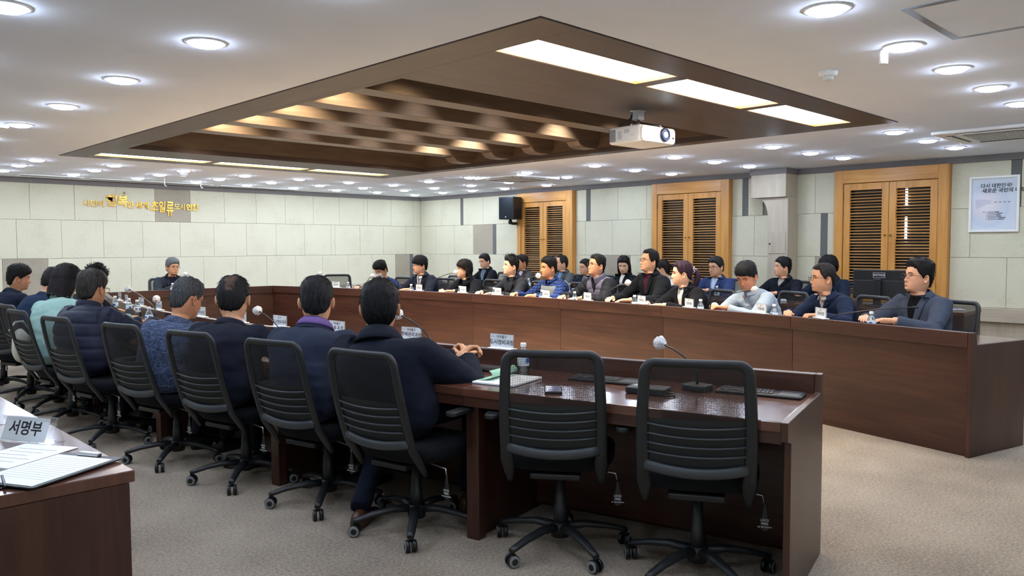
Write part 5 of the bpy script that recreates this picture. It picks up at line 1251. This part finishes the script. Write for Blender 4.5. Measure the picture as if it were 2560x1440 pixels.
BR('man in grey jacket and blue shirt with receding hair', (9.4, 8.38, 1.12), 48.3, 74, 12, outfit=dict(mat=C_('ash_jacket', '#55585a', '#494c4e'), shirt=C_('sky_shirt', '#6f8db5', '#617fa8'), v=.22, name='jacket'), hair=dict(c1='#161413', c2='#2f2b29', fz=.085, top=.014, sides=.016, temple=.02), skin='#d2a284')
BR('man in navy jacket half hidden behind the lilac vest', (9.4, 7.882, 1.064), 50.0, 58, 10, hpitch=-4, outfit=dict(mat=NAVY, shirt=C_('grey_stripe_shirt', '#aeb2b8', '#8a8f97', kind='stripe', scale=40), v=.2, name='jacket', tie=plain('dark_tie', '#20222c', .6)), hair=dict(c1='#14110f', c2='#2b2623', fz=.062, top=.014, sides=.010), glasses='#8a8d90', skin='#cb9a7c')
BR('woman in black jacket looking down with long hair', (9.4, 7.141, 1.111), 52.8, 14, 12, hpitch=-20, outfit=dict(mat=BLACKW, shirt=C_('cream_top', '#ded8cc'), v=.24, shirtcollar=0, name='jacket'), hair=dict(c1='#120f0e', c2='#2a2422', fz=.060, top=.020, sides=.016, long=.24, open=58, wave=.012), skin='#d6ab92', sc=.95)
BR('woman in cream top with hair in a low bun', (9.4, 6.454, 1.063), 55.5, 108, 16, hpitch=-8, outfit=dict(mat=C_('cream_knit', '#d9d2c6', '#cbc3b6'), collar='turtle', name='sweater'), hair=dict(c1='#17110f', c2='#33291f', fz=.060, top=.016, sides=.014, pony=.45), skin='#d8ad94', sc=.94)
BR('man in indigo blazer with dark-rimmed glasses', (9.4, 5.601, 1.104), 59.2, 40, 10, hpitch=-6, fat=.6, sc=1.06, hs=1.05, extra=lanyard, outfit=dict(mat=C_('indigo_blazer', '#34436a', '#2b385c'), shirt=C_('ice_shirt', '#b9cbe2', '#aabdd6'), v=.22, name='blazer'), hair=dict(c1='#171515', c2='#4b4845', fz=.060, top=.022, sides=.014, part=.3), glasses='#2a1d18', skin='#cf9f82')
BR('man in dark suit leaning back by the column', (9.4, 4.653, 1.113), 63.7, 72, 10, .0, hpitch=4, outfit=dict(mat=C_('dark_suit', '#1a1d27', '#14161e'), shirt=C_('stone_shirt', '#a9a39a', '#9a948b'), v=.10, name='suit_jacket'), hair=dict(c1='#0d0c0c', c2='#242120', fz=.058, top=.022, sides=.013), skin='#cd9b80', fat=.3)
BR('person with black mop hair behind the striped-collar man', (9.4, 4.072, 1.132), 66.6, 60, 10, hpitch=-6, outfit=dict(mat=C_('dusk_jacket', '#1e2536', '#171d2c'), name='jacket'), hair=dict(c1='#0d0c0c', c2='#1f1d1d', fz=.025, top=.026, sides=.024, side=-.03), skin='#cf9f86')
# ================================================================== THINGS ON THE DESKS
def onrail(side, y, off):
    """plan point and outward unit vector at room-depth y on the near (-1) or far (+1) rail"""
    idx = range(0, 7) if side < 0 else range(9, NP-1)
    for k in idx:
        a, b = PL[k], PL[k+1]
        if min(a.y, b.y)-1e-6 <= y <= max(a.y, b.y)+1e-6:
            t = (y-a.y)/(b.y-a.y); p = a.lerp(b, t); n = perp(b-a); return p+n*off, n
    k = 0 if side < 0 else NP-2; n = perp(PL[k+1]-PL[k]); return PL[0 if side < 0 else NP-1]+n*off, n
def facing_rz(n): return math.atan2(-n.x, n.y)     # local +Y along n
M_PLATE = plain('nameplate_card', '#dfe6ec', .5); M_PLBASE = plain('nameplate_base', '#e9ecee', .35)
def nameplate(p, rz, label, l1, l2, z=DR+.001, s=1.0, g='name stands on the desk rails'):
    """printed side towards local +Y and -Y"""
    t = thing('name_stand', label, 'name stand', (p.x, p.y, z), rz, g)
    MB().b2((-.086*s, -.027*s, 0), (.086*s, .027*s, .006)).obj('base', M_PLBASE, t, None, .002, 1)
    card = MB().b2((-.078*s, -.0025, .010), (.078*s, .0025, .082*s)).obj('card', M_PLATE, t)
    MB().b2((-.082*s, -.006, .006), (-.078*s, .006, .086*s)).b2((.078*s, -.006, .006), (.082*s, .006, .086*s)).b2((-.082*s, -.006, .082*s), (.082*s, .006, .086*s)).obj('acrylic_edge', M_ACRYL, t)
    for sg in (1, -1):
        Mt = axes((-sg, 0, 0), (0, 0, 1), (0, sg, 0))
        if l1:
            o = addo('printed_text', text_mesh(l1, .019*s, M_INK, .0002, 0, .0002), card); o.matrix_local = Matrix.Translation((0, sg*.0027, .066*s)) @ Mt
            MB().b2((sg*.072*s, sg*.0026, .067*s), (sg*.048*s, sg*.0029, .0685*s)).obj('printed_logo', M_INK, card)
        if l2:
            o = addo('printed_text', text_mesh(l2, .030*s, M_INK, .0002, 0, .0005), card); o.matrix_local = Matrix.Translation((0, sg*.0027, .036*s)) @ Mt
    return t
for y, a, b, lb in ((3.12, '미추홀구', '도시정비과장', 'name stand lettered 도시정비과장 standing past the open notebook'), (3.79, '미추홀구', '주택관리과장', 'name stand lettered 주택관리과장 at the navy overcoat man'), (4.46, '미추홀구', '건 축 과 장', 'name stand lettered 건축과장 at the purple-scarf man\'s right'),
    (5.12, '동 구', '도시정비과장', 'name stand lettered 도시정비과장 at the purple-scarf man\'s left'), (5.65, '동 구', '건 축 과 장', 'name stand ending in 장 beside the thinning-crown man'), (6.36, '중 구', '건 축 과 장', 'name stand lettered 중구 건축과장 by the tweed-jacketed man'),
    (7.35, '인천광역시', '건축허가과장', 'name stand lettered 건축허가과장 behind the drooping microphone'), (7.95, '인천광역시', '주택건축과장', 'name stand just beyond the one with the drooping microphone'), (8.55, '인천광역시', '도시개발과장', 'name stand second beyond the one with the drooping microphone'), (9.0, '인천광역시', '건축계획과장', 'name stand furthest along the backs-turned rail')):
    p, n = onrail(-1, y, .026); nameplate(p, facing_rz(n), lb, a, b)
who = {8.02: 'grey-tie man', 7.25: 'woman with the bob', 6.66: 'swept-up hair', 5.9: 'knit vest man', 5.29: 'lilac puffer vest', 4.56: 'burgundy shirt', 3.98: 'plum-haired woman', 3.2: 'writing man', 2.65: 'striped collar'}
rays = {8.02: 38, 7.25: 41.2, 6.66: 43.7, 5.9: 47.1, 5.29: 50, 4.56: 54, 3.98: 57.3, 3.2: 62.2, 2.65: 66}
for y, w in who.items():
    p, n = onrail(1, y, .060); nameplate(p, R(-(rays[y]-118)), 'turned name stand before the '+w, '군 구', '건축과장', DR+.001 if False else DR+.001, .98)
nameplate(Vector((4.98, 10.81)), facing_rz(Vector((0, 1))), 'name stand lettered 도시계획국장 beside the grey-haired speaker', '인천광역시', '도시계획국장', DR+.001, 1.0)
p, n = onrail(1, 9.55, .03); nameplate(p, facing_rz(n), 'name stand before the empty corner chair', '인천광역시', '건설과장')

# ---- water bottles
M_LBL = plain('bottle_label_white', '#e4edf3', .4); M_LBLB = plain('bottle_label_blue', '#2d6cb8', .4); M_LBLG = plain('bottle_label_green', '#6fae5e', .4)
def make_bottle():
    t = thing('water_bottle', 'small clear water bottle', 'bottle')
    MB().lathe([(.022, 0), (.029, .003), (.030, .012), (.0285, .020), (.030, .028), (.0285, .036), (.030, .044), (.030, .098), (.027, .112), (.019, .128), (.0125, .137), (.0125, .150)], 20).obj('body', M_PET, t)
    lb = MB().lathe([(.0303, .050), (.0306, .051), (.0306, .096), (.0303, .097)], 20).obj('label_sleeve', M_LBL, t)
    for a0, z0, z1, m_ in ((-40, .066, .090, M_LBLB), (20, .052, .066, M_LBLG), (140, .066, .090, M_LBLB), (200, .052, .066, M_LBLG), (70, .074, .088, M_LBLB)):
        k = MB(); k.grid([[(.0308*math.cos(R(a0+q*9)), .0308*math.sin(R(a0+q*9)), z) for q in range(6)] for z in (z0, z1)]); k.obj('label_print', m_, lb)
    MB().lathe([(.0150, .146), (.0152, .148), (.0152, .162), (.0140, .165)], 18).obj('cap', M_WHITEP, t)
    return t
bt0 = make_bottle(); reg(bt0); bu = [0]
def bottle(x, y, label, z=DT+.001, rz=0):
    if bu[0] == 0: o = bt0; o.location = (x, y, z); o['label'] = label
    else: o = copy_tree(bt0, (x, y, z), rz, None, label)
    bu[0] += 1; o['group'] = 'small water bottles'; o.rotation_euler = (0, 0, R(20+37*bu[0])); return o
for y, w in ((9.40, 'empty corner chair'), (8.23, 'grey-tie man'), (7.36, 'woman with the bob'), (6.79, 'swept-up hair'), (6.02, 'knit vest man'), (5.54, 'lilac puffer vest'), (4.70, 'burgundy shirt'), (3.90, 'plum-haired woman'), (3.12, 'writing man'), (2.27, 'slate blazer')):
    p, n = onrail(1, y, .12); bottle(p.x, p.y, 'clear water bottle behind the rail before the '+w)
for y, o_, w in ((4.95, .42, 'between the purple scarf and the thinning crown'), (6.75, .30, 'beside the tweed-jacketed man'), (7.72, .12, 'in front of the puffer-jacket man'), (8.02, .12, 'past the puffer-jacket man'), (9.2, .22, 'furthest along the backs-turned row'), (8.5, .14, 'behind the middle stands of the backs-turned rail')):
    p, n = onrail(-1, y, o_); bottle(p.x, p.y, 'clear water bottle '+w)
bottle(2.83, 2.78, 'clear water bottle behind the stand past the open notebook')
bottle(4.32, 11.05, 'clear water bottle before the grey-haired speaker')
bottle(8.62, 8.35, 'clear water bottle on the second-row desk before the taupe blazer'); bottle(8.46, 5.02, 'clear water bottle on the second-row desk before the indigo blazer')

# ---- gooseneck microphones
M_NECK = plain('gooseneck_metal', '#34363a', .35, .7)
def mic(bx, by, tx, ty, tz, label, cover=True, z=DT+.001):
    d = Vector((tx-bx, ty-by, 0)); t = thing('gooseneck_microphone', label, 'microphone', (bx, by, z), 0, 'gooseneck microphones on the desks'); rz = math.atan2(d.y, d.x)
    b = MB(); b.prism(rbox(.12, .10, 0, .02, 4), 0, .028, 0, Matrix.Rotation(rz, 4, 'Z')); b.obj('base', M_BLK2, t, None, .006, 2)
    MB().lathe([(.003, .030), (.006, .030), (.006, .028)], 10, 0, Matrix.Translation(d.normalized()*-.03)).obj('talk_button', plain('button_red', '#8c2a25', .4), t)
    e = Vector((tx-bx, ty-by, tz-z)); pts = [Vector((0, 0, .026)), Vector((0, 0, .026))+Vector((e.x*.04, e.y*.04, max(.05, e.z*.35))), Vector((e.x*.22, e.y*.22, e.z*.66)), e*.62+Vector((0, 0, e.z*.26)), e*.86+Vector((0, 0, e.z*.10)), e]
    cr = []
    for i in range(len(pts)-1):
        p0, p1, p2, p3 = pts[max(i-1, 0)], pts[i], pts[i+1], pts[min(i+2, len(pts)-1)]
        for q in range(4):
            u = q/4; cr.append(.5*((2*p1)+(-p0+p2)*u+(2*p0-5*p1+4*p2-p3)*u*u+(-p0+3*p1-3*p2+p3)*u**3))
    cr.append(pts[-1]); MB().tube(cr, [.006]*4+[.0042]*(len(cr)-4), 8).obj('gooseneck', M_NECK, t)
    dr = (cr[-1]-cr[-3]).normalized(); Mt = Matrix.Translation(cr[-1]) @ dr.to_track_quat('Z', 'Y').to_matrix().to_4x4()
    MB().lathe([(.004, -.012), (.0075, 0), (.0085, .028), (.008, .034), (.004, .037)], 12, 0, Mt).obj('capsule', M_NECK, t)
    if cover:
        rows = []; rnd = random.Random(int(bx*977+by*31))
        for i in range(9):
            tt = i/8; r = (.008, .019, .026, .031, .033, .031, .025, .015, .003)[i]; row = []
            for j in range(14):
                a = 2*PI*j/14; rr = r*(1+rnd.uniform(-.12, .12)); row.append(tuple(Mt @ Vector((rr*math.cos(a), rr*math.sin(a), -.012+.072*tt))))
            rows.append(row)
        c = MB(); c.grid(rows, 0, True); c.obj('hygiene_cover', M_FILM, t)
    return t
def nmic(y, off, tip, lb): p, n = onrail(-1, y, off); return mic(p.x, p.y, *tip, lb)
nmic(3.45, .22, (2.72, 3.66, .985), 'covered microphone rising beside the navy overcoat man')
nmic(1.98, .22, (3.10, 2.12, .915), 'covered microphone behind the empty chair at the open end')
nmic(4.85, .20, (2.58, 5.10, .935), 'covered microphone beside the purple-scarf man')
nmic(6.15, .20, (2.62, 6.30, .90), 'covered microphone in front of the tweed-jacketed man')
nmic(6.80, .22, (2.56, 7.55, 1.0), 'covered microphone leaning past the puffer-jacket man')
nmic(8.2, .22, (2.62, 8.65, .95), 'covered microphone before the bowed man in blue')
nmic(7.05, .14, (2.66, 7.18, .915), 'covered microphone drooping towards a name stand on the rail')
def fmic(y, off, tip, lb, cover=True): p, n = onrail(1, y, off); return mic(p.x, p.y, *tip, lb, cover)
fmic(10.35, .30, (6.12, 10.22, .985), 'covered microphone before the empty corner chair'); fmic(9.30, .35, (6.36, 9.22, .965), 'covered microphone beside the masked man')
fmic(8.10, .28, (6.66, 7.80, 1.04), 'covered microphone close to the woman with the bob'); fmic(6.72, .22, (6.70, 6.36, 1.03), 'covered microphone before the knit vest man')
fmic(5.20, .20, (6.62, 5.0, .99), 'covered microphone before the burgundy shirt'); fmic(3.95, .30, (6.50, 3.50, .98), 'covered microphone beside the writing man'); fmic(2.70, .22, (6.28, 2.07, .91), 'bare microphone in front of the slate blazer', False)
mic(4.75, 11.15, 4.66, 11.40, .99, 'covered microphone at the grey-haired speaker')
mic(8.62, 7.0, 8.95, 7.12, .84, 'covered microphone on the second-row desk before the woman looking down')

# ---- keyboards with touchpads, papers, phone, pens
def keyboard(x, y, n, label):
    t = thing('keyboard', label, 'keyboard', (x, y, DT+.001), facing_rz(n)+PI, 'keyboards with touchpads on the desk')
    MB().prism(rbox(.37, .135, 0, .012, 3), 0, .011).obj('deck', M_BLK2, t, None, .003, 1)
    km_ = MB().b2((-.0075, -.0070, 0), (.0075, .0070, .0035)).mesh('key', [plain('key_black', '#3b3e42', .5)])
    for r in range(5):
        for c in range(13): addo('key', km_, t, 0, 1, (-.168+c*.0178+r*.002, .045-r*.0195, .011))
    MB().b2((.085, -.055, .011), (.172, .035, .0125)).obj('touchpad', plain('touchpad_grey', '#55585c', .35), t)
    MB().b2((.085, .042, .011), (.172, .056, .0135)).obj('media_keys', M_GREYP, t)
for y, o_, lb in ((3.05, .20, 'black keyboard beside the open notebook'), (2.42, .20, 'black keyboard seen through the second empty chair'), (1.72, .17, 'black keyboard on the open end of the desk')):
    p, n = onrail(-1, y, o_); keyboard(p.x, p.y, n, lb)
p, n = onrail(-1, 2.14, .40)
t = thing('conference_controller', 'dark conference controller with coiled cord on the desk', 'controller', (p.x, p.y, DT+.001), facing_rz(n)+PI)
MB().b2((-.09, -.05, 0), (.09, .05, .03)).obj('case', M_BLK2, t, None, .006, 2)
MB().b2((-.07, -.02, .03), (-.03, .03, .0315)).obj('display', plain('lcd_grey', '#7b8580', .3), t)
MB().tube([(.10+.03*math.cos(a), -.02+.03*math.sin(a), .006) for a in np.linspace(0, 6.3, 20)], .004, 6).obj('cord', M_BLK, t)
# open notebook, loose sheets
p, n = onrail(-1, 2.84, .44); rz = facing_rz(n)+PI
t = thing('open_notebook', 'open white notebook with a curling mint green page', 'notebook', (p.x, p.y, DT+.001), rz)
MB().b2((-.10, -.14, 0), (.13, .14, .010)).obj('page_block', M_PAPER, t, None, .002, 1)
k = MB(); k.grid([[(-.10+.09*math.sin(q/8*2.2)-.0*q, v, .011+.060*(1-math.cos(q/8*2.2))*.5) for q in range(9)] for v in (-.10, .13)]); o = k.obj('green_page', plain('mint_paper', '#a9d8b8', .7), t); o.modifiers.new('s', 'SOLIDIFY').thickness = .001
p, n = onrail(-1, 2.52, .56)
t = thing('smartphone', 'black smartphone with a lit screen on the desk', 'phone', (p.x, p.y, DT+.001), facing_rz(n)+PI+.5)
MB().prism(rbox(.078, .155, 0, .010, 3), 0, .009).obj('case', M_BLK, t, None, .002, 1); MB().b2((-.034, -.07, .009), (.034, .07, .0094)).obj('screen', plain('phone_screen', '#3b3c58', .1, 0, .5, '#54557a', .25), t)
def sheet(x, y, rz, label, w=.21, d=.297, z=DT+.001, n=2, g='papers on the desks'):
    t = thing('paper_sheets', label, 'papers', (x, y, z), rz, g)
    for i in range(n): o = MB().b2((-w/2, -d/2, 0), (w/2, d/2, .0012)).obj('sheet', M_PAPER, t, None, 0, 1, (.004*i, -.003*i, .0014*i)); o.rotation_euler = (0, 0, .03*i)
    for q in range(6): MB().b2((-w*.36, d*.3-q*.035, .0012+.0014*(n-1)), (w*(.36-.1*(q % 3)), d*.3-q*.035+.003, .0016+.0014*(n-1))).obj('printed_line', plain('print_grey', '#9a9da2', .8), t)
for y, o_, lb in ((3.62, .45, 'papers between the overcoat and the scarf'), (4.3, .44, 'papers in front of the purple-scarf man'), (5.3, .46, 'papers beside the thinning-crown man'), (5.85, .44, 'papers under the tweed-jacketed man'), (6.95, .40, 'papers before the puffer-jacket man'), (7.6, .45, 'papers before the green-sweater woman'), (8.3, .45, 'papers before the spiky-haired man')):
    p, n = onrail(-1, y, o_); sheet(p.x, p.y, facing_rz(n)+PI+.1, 'white '+lb)
for y, o_, lb in ((3.42, .42, 'under the writing man\'s pen'), (2.45, .36, 'before the striped-collar man'), (4.75, .4, 'before the tall man'), (6.3, .4, 'before the knit vest man'), (8.6, .4, 'before the grey-tie man')):
    p, n = onrail(1, y, o_); sheet(p.x, p.y, facing_rz(n)+PI, 'white papers '+lb)
t = thing('card_reader', 'flat grey badge tray on the desk beside clasped hands', 'tray'); p, n = onrail(-1, 3.70, .16); t.location = (p.x, p.y, DT+.001); t.rotation_euler = (0, 0, facing_rz(n)+PI)
MB().b2((-.09, -.06, 0), (.09, .06, .012)).obj('tray', M_GREYP, t, None, .003, 1); MB().b2((-.05, -.035, .012), (.04, .035, .0135)).obj('card', M_PAPER, t)
def pen(x, y, z, d, label, col='#22252b'):
    d = Vector(d).normalized(); t = thing('pen', label, 'pen', (x, y, z)); Mt = d.to_track_quat('Z', 'Y').to_matrix().to_4x4()
    MB().lathe([(.0008, 0), (.0035, .010), (.0042, .012), (.0042, .125), (.003, .13)], 10, 0, Mt).obj('barrel', plain('pen_'+col.strip('#'), col, .35), t); MB().tube([Mt @ Vector((.005, 0, .085)), Mt @ Vector((.0055, 0, .128)), Mt @ Vector((.003, 0, .13))], .0012, 5).obj('clip', M_CHROME, t)
# ---- second-row desk: monitor, stacks of paper, cables
t = thing('computer_monitor', 'black monitor seen from behind on the second-row desk', 'monitor', (8.70, 3.215, DT+.001), R(-90))
# local: screen looks along +Y, its back to -Y
MB().b2((-.275, 0, .075), (.275, .035, .385)).obj('back_shell', M_BLK, t, None, .008, 2)
MB().b2((-.27, -.012, .09), (.27, 0, .275)).obj('lower_cover', M_BLK2, t, None, .006, 2)
st = MB().b2((-.038, -.060, .0), (.038, -.018, .292)).obj('stand_column', M_BLK, t, None, .006, 2)
MB().b2((-.11, -.10, 0), (.11, .10, .012)).obj('stand_foot', M_BLK, t, None, .004, 1)
MB().b2((-.265, .035, .085), (.265, .037, .375)).obj('screen', plain('screen_dark', '#20242a', .15), t)
lg = MB()
for a, b in (((-.062, 0, .302), (.062, .002, .305)), ((-.062, 0, .355), (.062, .002, .358)), ((-.062, 0, .305), (-.059, .002, .355)), ((.059, 0, .305), (.062, .002, .355))): lg.b2((a[0]-.0, a[1]-.0022, a[2]), (b[0], b[1]-.0022, b[2]))
lo_ = lg.obj('logo_frame', plain('logo_grey', '#b9bcc0', .5), t)
o = addo('logo_text', text_mesh('WITHUS', .032, plain('logo_grey', '#b9bcc0', .5), .0004, 0, .0010), lo_); o.matrix_local = Matrix.Translation((0, -.0026, .330)) @ axes((1, 0, 0), (0, 0, 1), (0, -1, 0))
for i, (x, y, w, d, hh, lb) in enumerate(((8.62, 8.05, .22, .30, .045, 'thick white paper stack before the grey jacket'), (8.60, 7.30, .22, .30, .05, 'paper stack under the microphone of the second row'), (8.62, 9.0, .21, .29, .01, 'open papers beside the lanyard writer'), (8.75, 3.78, .24, .32, .03, 'papers stacked beside the black monitor'), (8.66, 4.35, .21, .29, .02, 'papers before the dark-suited man'), (8.72, 2.50, .21, .15, .004, 'thin sheet by the end of the monitor desk'), (8.60, 9.72, .21, .29, .012, 'papers under the lanyard writer'))):
    t = thing('paper_stack', lb, 'papers', (x, y, DT+.001), R(90+7*i), 'papers on the second-row desks'); n_ = max(1, int(hh/.012))
    for q in range(n_): o = MB().b2((-w/2, -d/2, 0), (w/2, d/2, hh/n_-.001)).obj('booklet', M_PAPER if q % 3 else plain('booklet_blue_white', '#cfd8e2', .7), t, None, .001, 1, (.005*(q % 2), .004*(q % 3), q*hh/n_)); o.rotation_euler = (0, 0, .05*(q % 3))
cb = MB().tube([(8.52, 3.50, DT+.008), (8.48, 3.56, DT+.05), (8.50, 3.62, DT+.09), (8.56, 3.54, DT+.06), (8.56, 3.40, DT+.008)], .006, 6).obj('monitor_cable', M_BLK); tag(cb, 'black cable looping behind the black monitor', 'cable')
# ---- coats over the chair between the suited man and the woman
t = thing('draped_coat', 'black padded coats heaped over a second-row chair', 'coat', (7.78, 9.6, 0))
k = MB()
for x, y, z, rx, ry, rz_ in ((0, .0, .72, .16, .22, .17), (.02, .14, .76, .15, .17, .15), (-.02, -.17, .70, .15, .16, .15), (.0, .02, .56, .16, .26, .16), (.02, .24, .66, .12, .12, .14)): k.ball((x, y, z), (rx, ry, rz_), 0, 18, 12)
me = remesh(k, .016, 4); co = np.empty(len(me.vertices)*3); me.vertices.foreach_get('co', co); co = co.reshape(-1, 3)
for q in range(len(co)):
    x, y, z = co[q]; ph = ((z+.35*y)/.075) % 1; b = .014*(1-(abs(ph-.5)*2)**4)+noise.noise(Vector((x*9, y*9, z*9)))*.02; c = Vector((x, y, z-.66)).normalized(); co[q] = (x+c.x*b, y+c.y*b, z+c.z*b)
me.vertices.foreach_set('co', co.ravel()); me.polygons.foreach_set('use_smooth', [True]*len(me.polygons)); me.update(); me.materials.append(cloth('black_padded', '#1b1d20', '#131517', rough=.5)); addo('padded_shell', me, t)
MB().tube([(-.1, -.1, .86), (-.03, 0, .90), (.0, .12, .89), (.03, .22, .82)], [.03, .045, .045, .03], 10).obj('collar', cloth('black_padded', '#1b1d20'), t)
f = fac(-85); place_chair(7.86, 9.62, f[0], f[1], 'black mesh chair under the heaped padded coats', FCH)
# ---- white bag behind the woman
t = thing('cloth_bag', 'off-white cloth bag resting on a chair seat', 'bag', (1.60, 7.14, 0), R(-30))
k = MB(); k.ball((0, 0, .62), (.07, .12, .13), 0, 18, 12).ball((.01, .02, .54), (.065, .11, .07), 0, 16, 10); me = remesh(k, .014, 3); co = np.empty(len(me.vertices)*3); me.vertices.foreach_get('co', co); co = co.reshape(-1, 3)
co += np.array([[noise.noise(Vector(p)*9)*.018]*3 for p in co]); me.vertices.foreach_set('co', co.ravel()); me.polygons.foreach_set('use_smooth', [True]*len(me.polygons)); me.update(); me.materials.append(cloth('canvas', '#d6d3c6', '#c8c4b6')); addo('bag_body', me, t)
MB().tube([(-.05, -.1, .74), (-.03, -.03, .80), (0, .05, .80), (.02, .12, .73)], .008, 8).obj('handle', cloth('canvas', '#d6d3c6'), t)
# ---- sign-in desk
zt = .726
t = thing('name_stand', 'clear stand reading 서명부 on the sign-in desk', 'name stand', (.70, 3.04, zt), R(-62))
for sg in (-1, 1):
    q = Matrix.Translation((0, sg*.026, 0)) @ Matrix.Rotation(R(sg*22), 4, 'X')
    o = MB().b2((-.115, -.0015, 0), (.115, .0015, .09)).obj('acrylic_sheet', M_ACRYL, t); o.matrix_local = q
cd_ = MB().b2((-.105, -.001, .004), (.085, .001, .084)).obj('card', M_PLATE, t); cd_.matrix_local = Matrix.Translation((0, -.0285, 0)) @ Matrix.Rotation(R(-22), 4, 'X')
o = addo('printed_text', text_mesh('서명부', .052, M_INK, .0002, 0, .0012), cd_); o.matrix_local = Matrix.Translation((-.010, -.0012, .044)) @ axes((1, 0, 0), (0, 0, 1), (0, -1, 0))
MB().b2((-.115, -.03, 0), (.115, .03, .002)).obj('foot', M_ACRYL, t)
sheet(.60, 2.83, R(-60), 'white sign-up sheet behind the clipboard', .21, .297, zt, 2)
t = thing('clipboard', 'black clipboard with a white attendance list', 'clipboard', (.635, 2.575, zt+.0042), R(-62))
MB().prism(rbox(.235, .32, 0, .01, 3), 0, .004).obj('board', M_BLK, t); MB().b2((-.105, -.15, .004), (.105, .13, .006)).obj('list_sheet', M_PAPER, t)
for q in range(12): MB().b2((-.09, .10-q*.018, .006), (.09, .101-q*.018, .0063)).obj('table_line', plain('print_grey', '#9a9da2', .8), t)
MB().b2((-.04, .135, .004), (.04, .158, .016)).obj('clip', M_CHROME, t, None, .003, 1)
t = thing('folder', 'dark leather folder under the clipboard', 'folder', (.44, 2.56, zt), R(-62)); MB().b2((-.12, -.16, 0), (.10, .16, .003)).obj('cover', plain('dark_leather', '#26252b', .5), t)
pen(.50, 2.46, zt+.009, (.15, 1, .0), 'black ballpoint pen lying on the dark folder')
pen(.47, 2.40, zt+.009, (.2, .9, .02), 'second pen beside the ballpoint on the folder')

bpy.data.scenes.remove(TS)
